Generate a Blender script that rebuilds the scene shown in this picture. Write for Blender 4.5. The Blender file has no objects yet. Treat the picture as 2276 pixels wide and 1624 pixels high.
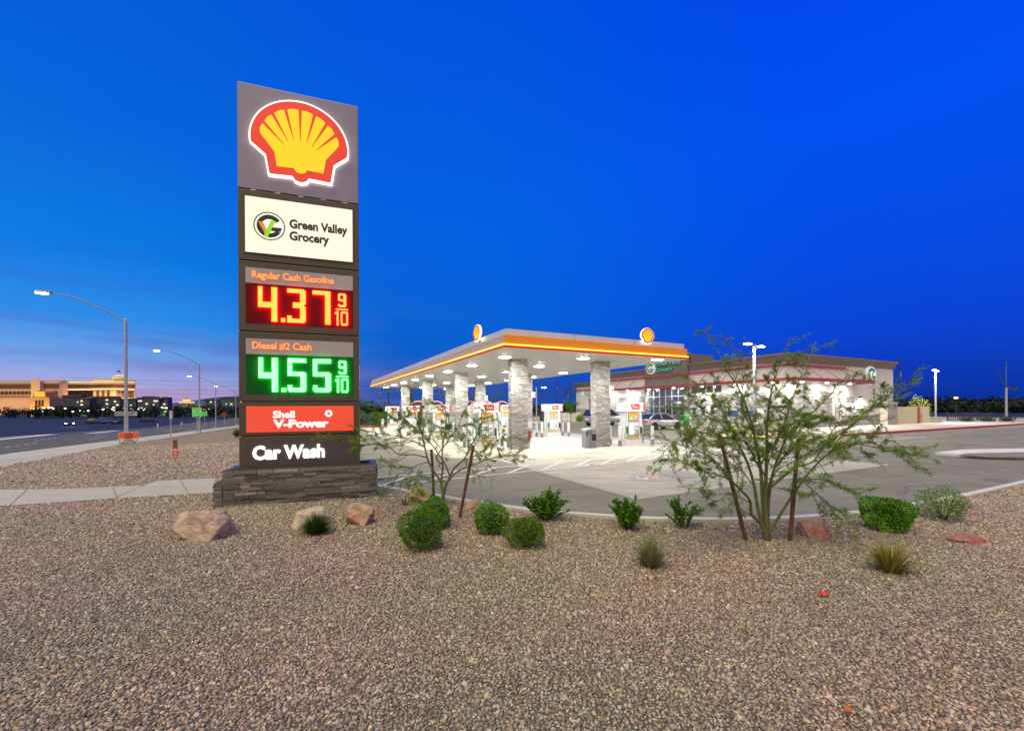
import bpy, math, random
import numpy as np
from mathutils import Matrix, Vector
random.seed(7); RNG = np.random.default_rng(7)
SC = bpy.context.scene
COL = SC.collection
R = math.radians

# ------------------------------------------------------------------ camera
F, CX, CY, HC = 948.0, 1138.0, 907.5, 2.0      # focal length, principal point (in 2276 px wide units), eye height
ROLL = 0.00580
cam = bpy.data.cameras.new('camera'); camo = bpy.data.objects.new('camera', cam); COL.objects.link(camo)
cam.sensor_width = 36.0; cam.sensor_fit = 'HORIZONTAL'; cam.lens = 36.0 * F / 2276.0
cam.shift_y = (CY - 812.0) / 2276.0
cam.clip_start = 0.05; cam.clip_end = 30000
camo.matrix_world = Matrix.Translation((0, 0, HC)) @ Matrix.Rotation(R(90), 4, 'X') @ Matrix.Rotation(-ROLL, 4, 'Z')
SC.camera = camo
SC.render.resolution_x, SC.render.resolution_y = 1024, 730
SC.cycles.use_denoising = True
SC.cycles.max_bounces = 6; SC.cycles.diffuse_bounces = 3; SC.cycles.glossy_bounces = 3
SC.cycles.transmission_bounces = 4; SC.cycles.transparent_max_bounces = 8
SC.cycles.sample_clamp_indirect = 4.0
SC.cycles.caustics_reflective = False; SC.cycles.caustics_refractive = False

SC.view_settings.view_transform = 'Standard'; SC.view_settings.look = 'None'
SC.view_settings.exposure = 0.0; SC.view_settings.gamma = 1.0; SC.view_settings.use_curve_mapping = False

def lin(c):
    c = c / 255.0
    return c / 12.92 if c <= 0.04045 else ((c + 0.055) / 1.055) ** 2.4
def rgb(r, g, b): return (lin(r), lin(g), lin(b), 1.0)

# ------------------------------------------------------------------ world: dusk sky, afterglow low in the west (left)
W = bpy.data.worlds.new('World'); SC.world = W; W.use_nodes = True
nt = W.node_tree; N = nt.nodes; L = nt.links; N.clear()
def nd(t, **k):
    n = N.new(t)
    for a, b in k.items(): setattr(n, a, b)
    return n
def mth(op, a, b=None, c=None):
    n = nd('ShaderNodeMath', operation=op)
    for i, x in enumerate((a, b, c)):
        if x is None: continue
        if isinstance(x, (int, float)): n.inputs[i].default_value = x
        else: L.new(x, n.inputs[i])
    return n.outputs[0]
def ramp(fac, stops, interp='LINEAR'):
    n = nd('ShaderNodeValToRGB'); cr = n.color_ramp; cr.interpolation = interp
    while len(cr.elements) > 1: cr.elements.remove(cr.elements[-1])
    for i, (p, c) in enumerate(stops):
        e = cr.elements[0] if i == 0 else cr.elements.new(p)
        e.position = p; e.color = c
    L.new(fac, n.inputs[0]); return n.outputs[0]
def mixc(fac, a, b, mode='MIX'):
    n = nd('ShaderNodeMix', data_type='RGBA', blend_type=mode)
    for s, x in ((n.inputs[0], fac), (n.inputs[6], a), (n.inputs[7], b)):
        if isinstance(x, (int, float)): s.default_value = x
        elif isinstance(x, tuple): s.default_value = x
        else: L.new(x, s)
    return n.outputs[2]
tc = nd('ShaderNodeTexCoord'); sp = nd('ShaderNodeSeparateXYZ'); L.new(tc.outputs['Generated'], sp.inputs[0])
X, Y, Z = sp.outputs
el = mth('MULTIPLY', mth('ARCSINE', Z), 1 / R(60)); elc = mth('MAXIMUM', el, 0.0)        # 0..1 = 0..60 degrees
az = mth('ARCTAN2', X, Y)                                                               # 0 = straight ahead, + = right
def st(*l): return [(d / 60.0, rgb(*c)) for d, c in l]
left = ramp(elc, st((0, (198, 164, 198)), (2.2, (176, 170, 218)), (5, (112, 164, 234)), (9, (40, 140, 232)), (15, (0, 122, 228)), (26, (0, 102, 220)), (46, (0, 84, 210)), (60, (0, 66, 200))))
midr = ramp(elc, st((0, (40, 78, 158)), (2.5, (24, 80, 176)), (6, (2, 92, 198)), (12, (0, 98, 214)), (22, (0, 98, 226)), (46, (0, 80, 222)), (60, (0, 66, 200))))
right = ramp(elc, st((0, (4, 48, 150)), (3, (0, 54, 176)), (8, (0, 66, 212)), (15, (0, 74, 226)), (28, (0, 80, 240)), (46, (0, 64, 232)), (60, (0, 46, 200))))
s1 = nd('ShaderNodeMapRange', interpolation_type='SMOOTHSTEP'); L.new(az, s1.inputs[0]); s1.inputs[1].default_value = R(-42); s1.inputs[2].default_value = R(-13)
s2 = nd('ShaderNodeMapRange', interpolation_type='SMOOTHSTEP'); L.new(az, s2.inputs[0]); s2.inputs[1].default_value = R(-8); s2.inputs[2].default_value = R(40)
sky = mixc(s2.outputs[0], mixc(s1.outputs[0], left, midr), right)
# thin streaks of evening cloud
mp = nd('ShaderNodeMapping'); L.new(tc.outputs['Generated'], mp.inputs[0]); mp.inputs['Scale'].default_value = (2.2, 2.2, 17.0); mp.inputs['Rotation'].default_value = (0, R(3), 0)
nz = nd('ShaderNodeTexNoise'); L.new(mp.outputs[0], nz.inputs[0]); nz.inputs['Scale'].default_value = 1.6; nz.inputs['Detail'].default_value = 5.0; nz.inputs['Roughness'].default_value = 0.55
cl = ramp(nz.outputs['Fac'], [(0.47, (0, 0, 0, 1)), (0.68, (1, 1, 1, 1))])
band = ramp(elc, [(0.0, (.8, .8, .8, 1)), (0.06, (1, 1, 1, 1)), (0.16, (.75, .75, .75, 1)), (0.42, (.12, .12, .12, 1)), (0.8, (0, 0, 0, 1))])
azm = nd('ShaderNodeMapRange'); L.new(az, azm.inputs[0]); azm.inputs[1].default_value = R(0); azm.inputs[2].default_value = R(-28); azm.inputs[3].default_value = 0.04
cf = mth('MULTIPLY', mth('MULTIPLY', cl, band), mth('MULTIPLY', azm.outputs[0], 0.62))
ccol = ramp(elc, st((0, (160, 122, 180)), (3, (150, 112, 176)), (7, (70, 104, 186)), (14, (28, 100, 196)), (30, (20, 110, 216))))
sky = mixc(cf, sky, ccol)
# a trace of the physical twilight sky
ns = nd('ShaderNodeTexSky', sky_type='NISHITA', sun_disc=False); ns.sun_elevation = R(1.0); ns.sun_rotation = R(-75)
sky = mixc(0.003, sky, ns.outputs[0], 'ADD')
# warm fill glow added to the unseen sky behind the camera
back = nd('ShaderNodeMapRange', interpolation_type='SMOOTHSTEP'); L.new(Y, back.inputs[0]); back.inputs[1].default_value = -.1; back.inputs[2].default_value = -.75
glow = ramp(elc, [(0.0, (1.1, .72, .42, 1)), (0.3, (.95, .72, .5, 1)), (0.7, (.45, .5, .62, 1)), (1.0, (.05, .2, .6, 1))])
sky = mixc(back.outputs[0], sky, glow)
# below the horizon: dark ground bounce
below = mth('GREATER_THAN', 0.0, Z)
sky = mixc(below, sky, (0.05, 0.05, 0.06, 1))
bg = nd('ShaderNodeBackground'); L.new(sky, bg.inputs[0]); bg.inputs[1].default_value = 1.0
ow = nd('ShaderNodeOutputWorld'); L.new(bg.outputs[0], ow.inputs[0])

# the broad warm glow of the set sun in the west, behind the camera's left shoulder
sun = bpy.data.lights.new('sun', 'SUN'); suno = bpy.data.objects.new('sun', sun); COL.objects.link(suno)
sun.energy = 3.0; sun.angle = R(50); sun.color = (1.0, 0.86, 0.37)
suno.rotation_euler = (R(24), 0, R(-35))

# ------------------------------------------------------------------ geometry helpers
AD = Vector((-.4502, .8929, 0)); BD = Vector((.8929, .4502, 0))          # the station's two directions
def ray(u, v):
    dx, dz = (u - CX) / F, -(v - CY) / F
    c, s = math.cos(ROLL), math.sin(ROLL)
    return Vector((dx * c + dz * s, 1.0, -dx * s + dz * c))
def G(u, v, z=0.0):                      # the point of the level z seen there in the photograph
    r = ray(u, v); k = (z - HC) / r.z
    return Vector((r.x * k, k, z))
def FP(u, v, y):                         # the point at depth y
    r = ray(u, v); return Vector((r.x * y, y, HC + r.z * y))
def AB(a, b, z=0.0): p = AD * a + BD * b; return Vector((p.x, p.y, z))
def ab(p): return (AD.x * p[0] + AD.y * p[1], BD.x * p[0] + BD.y * p[1])
def zg(a, b):                            # the street falls away gently
    s = min(1, max(0, (2 - b) / 8)); s = s * s * (3 - 2 * s)
    return -0.018 * min(max(0, a - 30), 85) * s

class MB:
    def __init__(s): s.v, s.f, s.m, s.c = [], [], [], []
    def add(s, vs, fs, col=None, mi=0, M=None):
        o = len(s.v)
        for p in vs:
            p = Vector(p)
            s.v.append(tuple(M @ p if M is not None else p))
        for f in fs:
            s.f.append(tuple(i + o for i in f)); s.m.append(mi); s.c.append(col or (1, 1, 1))
        return s
    def box(s, x0, x1, y0, y1, z0, z1, **k):
        return s.add([(x0, y0, z0), (x1, y0, z0), (x1, y1, z0), (x0, y1, z0), (x0, y0, z1), (x1, y0, z1), (x1, y1, z1), (x0, y1, z1)],
                     [(0, 3, 2, 1), (4, 5, 6, 7), (0, 1, 5, 4), (1, 2, 6, 5), (2, 3, 7, 6), (3, 0, 4, 7)], **k)
    def cbox(s, x, y, z, w, d, h, **k): return s.box(x - w / 2, x + w / 2, y - d / 2, y + d / 2, z - h / 2, z + h / 2, **k)
    def prism(s, poly, z0, z1, **k):     # plan polygon raised from z0 to z1
        n = len(poly)
        return s.add([(p[0], p[1], z0) for p in poly] + [(p[0], p[1], z1) for p in poly],
                     [tuple(range(n))[::-1], tuple(range(n, 2 * n))] + [(i, (i + 1) % n, n + (i + 1) % n, n + i) for i in range(n)], **k)
    def plate(s, poly, yf, yb, **k):     # upright plate: (x, z) outline, front at yf, back at yb
        n = len(poly)
        return s.add([(p[0], yf, p[1]) for p in poly] + [(p[0], yb, p[1]) for p in poly],
                     [tuple(range(n)), tuple(range(n, 2 * n))[::-1]] + [(i, n + i, n + (i + 1) % n, (i + 1) % n) for i in range(n)], **k)
    def tube(s, pts, rad, n=8, cap=True, **k):
        pts = [Vector(p) for p in pts]
        if not hasattr(rad, '__len__'): rad = [rad] * len(pts)
        vs, fs = [], []; ref = None
        for i, p in enumerate(pts):
            t = (pts[min(i + 1, len(pts) - 1)] - pts[max(i - 1, 0)])
            t = t.normalized() if t.length > 1e-9 else Vector((0, 0, 1))
            if ref is None: ref = t.orthogonal().normalized()
            ref = (ref - t * ref.dot(t)); ref = ref.normalized() if ref.length > 1e-6 else t.orthogonal().normalized()
            q = t.cross(ref)
            for j in range(n):
                a = 2 * math.pi * j / n
                vs.append(p + (ref * math.cos(a) + q * math.sin(a)) * rad[i])
        for i in range(len(pts) - 1):
            for j in range(n):
                fs.append((i * n + j, i * n + (j + 1) % n, (i + 1) * n + (j + 1) % n, (i + 1) * n + j))
        if cap: fs += [tuple(range(n))[::-1], tuple(range((len(pts) - 1) * n, len(pts) * n))]
        return s.add(vs, fs, **k)
    def lathe(s, prof, n=16, M=None, **k):
        vs, fs = [], []
        for r, z in prof:
            for j in range(n):
                a = 2 * math.pi * j / n; vs.append((r * math.cos(a), r * math.sin(a), z))
        for i in range(len(prof) - 1):
            for j in range(n): fs.append((i * n + j, i * n + (j + 1) % n, (i + 1) * n + (j + 1) % n, (i + 1) * n + j))
        fs += [tuple(range(n))[::-1], tuple(range((len(prof) - 1) * n, len(prof) * n))]
        return s.add(vs, fs, M=M, **k)
    def build(s, name, mats, parent=None, smooth=False, bevel=0, loc=None, rz=0):
        me = bpy.data.meshes.new(name); me.from_pydata(s.v, [], s.f)
        for m in (mats if isinstance(mats, (list, tuple)) else [mats]): me.materials.append(m)
        if any(s.m): me.polygons.foreach_set('material_index', s.m)
        if any(c != (1, 1, 1) for c in s.c):
            at = me.attributes.new('Col', 'FLOAT_COLOR', 'FACE')
            at.data.foreach_set('color', [x for c in s.c for x in (*c[:3], 1.0)])
        if smooth: me.polygons.foreach_set('use_smooth', [True] * len(me.polygons))
        me.update()
        o = bpy.data.objects.new(name, me); COL.objects.link(o)
        if parent: o.parent = parent
        if loc is not None: o.location = loc
        o.rotation_euler.z = rz
        if bevel:
            b = o.modifiers.new('bevel', 'BEVEL'); b.width = bevel; b.segments = 2; b.limit_method = 'ANGLE'
        return o

def tag(o, label, cat, group=None):
    o['label'] = label; o['category'] = cat
    if group: o['group'] = group
    return o
def thing(name, label, cat, loc=(0, 0, 0), rz=0.0, group=None):
    o = bpy.data.objects.new(name, None); COL.objects.link(o); o.empty_display_size = .1
    o.location = loc; o.rotation_euler = (0, 0, rz)
    return tag(o, label, cat, group)
def struct(o, kind='structure'): o['kind'] = kind; return o
KIDS = {}
def dup(root, loc, rz=None, label=None, group=None):
    def cp(o, par):
        c = o.copy(); COL.objects.link(c)
        if par: c.parent = par
        for ch in [x for x in bpy.data.objects if x.parent == o and x is not c] if o.name not in KIDS else KIDS[o.name]: cp(ch, c)
        return c
    def note(o):
        KIDS[o.name] = list(o.children)
        for ch in KIDS[o.name]: note(ch)
    if root.name not in KIDS: note(root)
    r = cp(root, None); r.location = loc
    if rz is not None: r.rotation_euler = (0, 0, rz)
    if label: r['label'] = label
    if group: r['group'] = group
    return r

# ------------------------------------------------------------------ materials
MATS = {}
def mat(name, col=None, rough=.6, metal=0.0, em=None, es=0.0, var=.12, vs=3.0, bump=0.0, bs=40.0, attr=False, spec=.5, alpha=1.0, trans=0.0, rgbc=None):
    if name in MATS: return MATS[name]
    m = bpy.data.materials.new(name); m.use_nodes = True; t = m.node_tree; b = t.nodes['Principled BSDF']
    c = (*col, 1.0) if col is not None else rgb(*rgbc) if rgbc else (.8, .8, .8, 1)
    def T(ty): return t.nodes.new(ty)
    co = T('ShaderNodeTexCoord')
    if attr:
        a = T('ShaderNodeAttribute'); a.attribute_name = 'Col'; src = a.outputs['Color']
    else:
        src = None
    if var:
        nz = T('ShaderNodeTexNoise'); nz.inputs['Scale'].default_value = vs; nz.inputs['Detail'].default_value = 6; nz.inputs['Roughness'].default_value = .6
        t.links.new(co.outputs['Object'], nz.inputs[0])
        mr = T('ShaderNodeMapRange'); mr.inputs[1].default_value = .3; mr.inputs[2].default_value = .7; mr.inputs[3].default_value = 1 - var; mr.inputs[4].default_value = 1 + var
        t.links.new(nz.outputs[0], mr.inputs[0])
        mx = T('ShaderNodeMix'); mx.data_type = 'RGBA'; mx.blend_type = 'MULTIPLY'; mx.inputs[0].default_value = 1
        if src is None: mx.inputs[6].default_value = c
        else: t.links.new(src, mx.inputs[6])
        t.links.new(mr.outputs[0], mx.inputs[7]); t.links.new(mx.outputs[2], b.inputs['Base Color'])
        rr = T('ShaderNodeMapRange'); rr.inputs[3].default_value = max(0.02, rough - .08); rr.inputs[4].default_value = min(1, rough + .08)
        t.links.new(nz.outputs[0], rr.inputs[0]); t.links.new(rr.outputs[0], b.inputs['Roughness'])
    else:
        b.inputs['Base Color'].default_value = c; b.inputs['Roughness'].default_value = rough
        if src is not None: t.links.new(src, b.inputs['Base Color'])
    b.inputs['Metallic'].default_value = metal
    b.inputs['Specular IOR Level'].default_value = spec
    if trans: b.inputs['Transmission Weight'].default_value = trans
    if alpha < 1: b.inputs['Alpha'].default_value = alpha
    if em is not None:
        b.inputs['Emission Color'].default_value = rgb(*em); b.inputs['Emission Strength'].default_value = es
    if bump:
        n2 = T('ShaderNodeTexNoise'); n2.inputs['Scale'].default_value = bs; n2.inputs['Detail'].default_value = 5
        t.links.new(co.outputs['Object'], n2.inputs[0])
        bp = T('ShaderNodeBump'); bp.inputs['Strength'].default_value = bump; bp.inputs['Distance'].default_value = .02
        t.links.new(n2.outputs[0], bp.inputs['Height']); t.links.new(bp.outputs[0], b.inputs['Normal'])
    MATS[name] = m; return m
def emis(name, c, s=1.0, base=(.02, .02, .02)): return mat(name, base, .5, em=c, es=s, var=.06)

M_white = mat('white_paint', (.78, .78, .76), .45, var=.05)
M_grey = mat('grey_metal', (.33, .34, .36), .4, .3)
M_dgrey = mat('dark_grey', (.06, .06, .065), .5)
M_black = mat('black', (.012, .012, .014), .45)
M_galv = mat('galvanised_steel', (.42, .43, .46), .42, .55, vs=6)
M_cab = mat('cabinet_bronze', (.095, .075, .062), .48, .15, vs=2)
M_cabg = mat('cabinet_silver', (.27, .25, .37), .42, .25, var=.05)
M_stone = mat('ledge_stone', attr=True, rough=.85, var=.22, vs=14, bump=.6, bs=45)
M_conc = mat('concrete', (.42, .41, .385), .85, var=.10, vs=1.2, bump=.15, bs=60)
M_kerb = mat('kerb_concrete', (.58, .56, .51), .85, var=.10, vs=4, bump=.2, bs=60)
M_red = mat('red_paint', (.40, .035, .03), .5)
M_wood = mat('stake_wood', (.13, .058, .03), .8, var=.35, vs=12, bump=.4, bs=50)
M_bark = mat('green_bark', (.13, .15, .05), .75, var=.3, vs=14, bump=.3)
M_leaf = mat('leaf', attr=True, rough=.6, var=.12, vs=9, spec=.15)
M_dark = mat('dark_shade', (.02, .028, .012), .9)
M_rub = mat('rubber', (.02, .02, .02), .8)
M_glass = mat('dark_glass', (.03, .035, .045), .06, spec=.8, var=0)
E_white = emis('lamp_white', (255, 252, 240), 85.0)
E_soft = emis('lamp_soft', (255, 246, 225), 5.0)
# ------------------------------------------------------------------ lettering and marks
FONT = bpy.data.curves.new('lettering', 'FONT')
def text(s, size, mt, parent, x=0, y=0, z=0, bold=0.0, ext=.004, align='LEFT', name='lettering', sx=1.0, wide=None, shear=0.0, rz=0.0, space=1.0):
    c = bpy.data.curves.new('lettering', 'FONT'); c.body = s; c.size = size; c.offset = bold; c.extrude = ext; c.align_x = align; c.shear = shear; c.space_character = space
    c.resolution_u = 3
    o = bpy.data.objects.new('tmp', c); COL.objects.link(o)
    dg = bpy.context.evaluated_depsgraph_get(); dg.update()
    me = bpy.data.meshes.new_from_object(o.evaluated_get(dg)); bpy.data.objects.remove(o)
    n = len(me.vertices); co = np.empty(n * 3, 'f'); me.vertices.foreach_get('co', co); co = co.reshape(-1, 3)
    if wide and n:
        k = wide / max(1e-6, co[:, 0].max() - co[:, 0].min())
        if align == 'LEFT': co[:, 0] = (co[:, 0] - co[:, 0].min()) * k
        else: co[:, 0] *= k
    co[:, 0] *= sx
    out = np.stack([co[:, 0], -co[:, 2], co[:, 1]], 1).astype('f')       # upright, read from -y
    me.vertices.foreach_set('co', out.ravel()); me.update(); me.materials.clear(); me.materials.append(mt)
    q = bpy.data.objects.new(name, me); COL.objects.link(q); q.parent = parent; q.location = (x, y, z); q.rotation_euler.z = rz
    return q

def shell_outline(k=1.0, dy=0.0, n=34):
    p = []
    for i in range(n + 1):
        t = R(188 - 196 * i / n); p.append((k * math.cos(t), .94 * k * math.sin(t) + dy))
    e = k - 1
    p += [(.70 + e * .9, -.37 - e * .35), (.63 + e * .9, -.79 - e * .9), (.17 + e * .3, -.765 - e), (.11 + e * .3, -.85 - e), (0, -.885 - e), (-.11 - e * .3, -.85 - e), (-.17 - e * .3, -.765 - e), (-.63 - e * .9, -.79 - e * .9), (-.70 - e * .9, -.37 - e * .35)]
    return p
def sc2(poly, s, cx=0, cz=0): return [(cx + p[0] * s, cz + p[1] * s) for p in poly]
def shell_emblem(parent, s, x, y, z, depth=.1, part='emblem'):
    """scallop emblem: white lit rim, red field, yellow fan with red rays; front toward -y"""
    rim = MB().plate(sc2(shell_outline(1.03), s, x, z), y - depth, y).build(part, E_rim, parent)
    f = MB().plate(sc2(shell_outline(), s, x, z), y - depth - .006, y - depth - .001).build('red_field', E_shred, rim)
    pts = []
    rays = [R(a) for a in (153, 132, 111, 90, 69, 48, 27)]
    ang = [R(172)] + rays + [R(8)]
    k = .84
    for i in range(8):                       # eight lobes along the top of the fan
        for j in range(7):
            t = ang[i] + (ang[i + 1] - ang[i]) * (j / 6)
            r = k * (1 - .028 * (1 - math.sin(math.pi * j / 6)))
            pts.append((r * math.cos(t), .94 * r * math.sin(t) - .02))
    pts += [(.53, -.28), (.48, -.60), (.14, -.585), (.09, -.66), (0, -.685), (-.09, -.66), (-.14, -.585), (-.48, -.60), (-.53, -.28)]
    MB().plate(sc2(pts, s, x, z), y - depth - .012, y - depth - .007).build('yellow_fan', E_shyel, rim)
    b = MB()
    for t in rays:
        o = Vector((k * 1.0 * math.cos(t), .94 * k * math.sin(t) - .02)); e = Vector((.36 * math.cos(t), -.22 + .26 * math.sin(t)))
        d = (e - o).normalized(); nn = Vector((-d.y, d.x)) * .034
        b.plate(sc2([(o + nn)[:], (o - nn)[:], (e - nn * .12)[:], (e + nn * .12)[:]], s, x, z), y - depth - .018, y - depth - .013)
    b.build('rays', E_shred, rim)
    return rim
E_rim = emis('lit_rim', (255, 226, 200), 3.2)
E_shred = emis('lit_red', (232, 54, 40), 1.0)
E_shyel = emis('lit_yellow', (252, 214, 8), 1.0)
G_dark = mat('logo_dark_green', (.012, .06, .02), .5)

def arcpoly(r0, r1, a0, a1, n=24):
    p = [(r1 * math.cos(R(a0 + (a1 - a0) * i / n)), r1 * math.sin(R(a0 + (a1 - a0) * i / n))) for i in range(n + 1)]
    return p + [(r0 * math.cos(R(a1 - (a1 - a0) * i / n)), r0 * math.sin(R(a1 - (a1 - a0) * i / n))) for i in range(n + 1)]
def vg_logo(parent, s, x, y, z, mw, mr, mg, mo, ml, depth=.05, name='logo'):
    """round badge: white disc in a dark ring, green G, V with an orange and a lime stroke"""
    d = MB().plate(sc2([(math.cos(R(i * 9)), math.sin(R(i * 9))) for i in range(40)], s, x, z), y - depth, y).build(name, mw, parent)
    rg = MB()
    for a in range(0, 360, 30): rg.plate(sc2(arcpoly(.93, 1.0, a, a + 30, 4), s, x, z), y - depth - .006, y - depth - .001)
    rg.build('ring', mr, d)
    g = MB().plate(sc2(arcpoly(.50, .80, 35, 330, 30) , s, x, z), y - depth - .008, y - depth - .0015)
    g.plate(sc2([(.12, -.06), (.80, -.06), (.72, -.33), (.02, -.33)], s, x, z), y - depth - .0115, y - depth - .0085)
    g.build('letter_g', mg, d)
    MB().plate(sc2([(-.70, .26), (-.42, .26), (-.12, -.36), (-.27, -.60)], s, x, z), y - depth - .015, y - depth - .012).build('orange_stroke', mo, d)
    MB().plate(sc2([(.10, .40), (.40, .40), (-.10, -.80), (-.38, -.80)], s, x, z), y - depth - .019, y - depth - .016).build('lime_stroke', ml, d)
    return d

def ledge(b, x0, x1, y0, y1, z0, z1, ch=(.05, .09), ln=(.15, .5), pal=((.30, .28, .26), (.36, .34, .32), (.24, .23, .22), (.40, .37, .33), (.28, .27, .28)), pro=(.0, .03), seed=0):
    """stacked ledge stone: a core with courses of split stones on its four sides"""
    r = random.Random(seed)
    b.box(x0 + .004, x1 - .004, y0 + .004, y1 - .004, z0, z1 - .004, col=tuple(c * .35 for c in pal[0]))
    for side in range(4):
        z = z0
        while z < z1 - .005:
            h = min(r.uniform(*ch), z1 - z)
            if z1 - z - h < ch[0] * .5: h = z1 - z
            lo, hi = (x0, x1) if side % 2 == 0 else (y0, y1)
            q = lo
            while q < hi - .001:
                w = r.uniform(*ln)
                if hi - q - w < ln[0] * .6: w = hi - q
                p = r.uniform(*pro); c = pal[r.randrange(len(pal))]; k = r.uniform(.7, 1.2); c = tuple(t * k for t in c)
                g = .004
                e0 = p if q == lo and side % 2 == 0 else 0
                if side == 0: b.box(q + g, q + w - g, y0 - p, y0 + .002, z + g, z + h - .002, col=c)
                elif side == 2: b.box(q + g, q + w - g, y1 - .002, y1 + p, z + g, z + h - .002, col=c)
                elif side == 1: b.box(x1 - .002, x1 + p, q + g, q + w - g, z + g, z + h - .002, col=c)
                else: b.box(x0 - p, x0 + .002, q + g, q + w - g, z + g, z + h - .002, col=c)
                q += w
            z += h
    return b
# ------------------------------------------------------------------ ground materials
def ground_mat(name, pal, scale, bump=.6, macro=.25):
    m = bpy.data.materials.new(name); m.use_nodes = True; t = m.node_tree; b = t.nodes['Principled BSDF']; b.inputs['Roughness'].default_value = .9; b.inputs['Specular IOR Level'].default_value = .25
    co = t.nodes.new('ShaderNodeTexCoord')
    vo = t.nodes.new('ShaderNodeTexVoronoi'); vo.inputs['Scale'].default_value = scale; t.links.new(co.outputs['Object'], vo.inputs['Vector'])
    sp = t.nodes.new('ShaderNodeSeparateColor'); t.links.new(vo.outputs['Color'], sp.inputs[0])
    cr = t.nodes.new('ShaderNodeValToRGB'); cr.color_ramp.interpolation = 'CONSTANT'
    while len(cr.color_ramp.elements) > 1: cr.color_ramp.elements.remove(cr.color_ramp.elements[-1])
    for i, c in enumerate(pal):
        e = cr.color_ramp.elements[0] if i == 0 else cr.color_ramp.elements.new(i / len(pal)); e.position = i / len(pal); e.color = (*c, 1)
    t.links.new(sp.outputs[0], cr.inputs[0])
    nz = t.nodes.new('ShaderNodeTexNoise'); nz.inputs['Scale'].default_value = .7; nz.inputs['Detail'].default_value = 6; t.links.new(co.outputs['Object'], nz.inputs[0])
    mr = t.nodes.new('ShaderNodeMapRange'); mr.inputs[1].default_value = .3; mr.inputs[2].default_value = .7; mr.inputs[3].default_value = 1 - macro; mr.inputs[4].default_value = 1 + macro; t.links.new(nz.outputs[0], mr.inputs[0])
    mx = t.nodes.new('ShaderNodeMix'); mx.data_type = 'RGBA'; mx.blend_type = 'MULTIPLY'; mx.inputs[0].default_value = 1; t.links.new(cr.outputs[0], mx.inputs[6]); t.links.new(mr.outputs[0], mx.inputs[7])
    t.links.new(mx.outputs[2], b.inputs['Base Color'])
    bp = t.nodes.new('ShaderNodeBump'); bp.inputs['Strength'].default_value = bump; bp.inputs['Distance'].default_value = .6 / scale; bp.invert = True
    t.links.new(vo.outputs['Distance'], bp.inputs['Height']); t.links.new(bp.outputs[0], b.inputs['Normal'])
    MATS[name] = m; return m
PEB = [(.36, .305, .24), (.29, .255, .22), (.43, .37, .29), (.25, .225, .205), (.34, .275, .23), (.48, .43, .35), (.20, .18, .165), (.38, .315, .235), (.31, .29, .27), (.28, .215, .185)]
M_grav = ground_mat('gravel_bed', [(p[0] * .84, p[1] * .76, p[2] * .64) for p in PEB], 22, 1.0)
M_gravd = ground_mat('gravel_bed_gap_shade', [tuple(c * .38 for c in p) for p in PEB], 60)  # bed colour darkened to stand in for shade in the gaps between pebbles
M_terr = ground_mat('desert_ground', [(.012, .022, .070), (.020, .030, .080), (.010, .018, .06)], 2.0, .3, .4)
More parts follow.
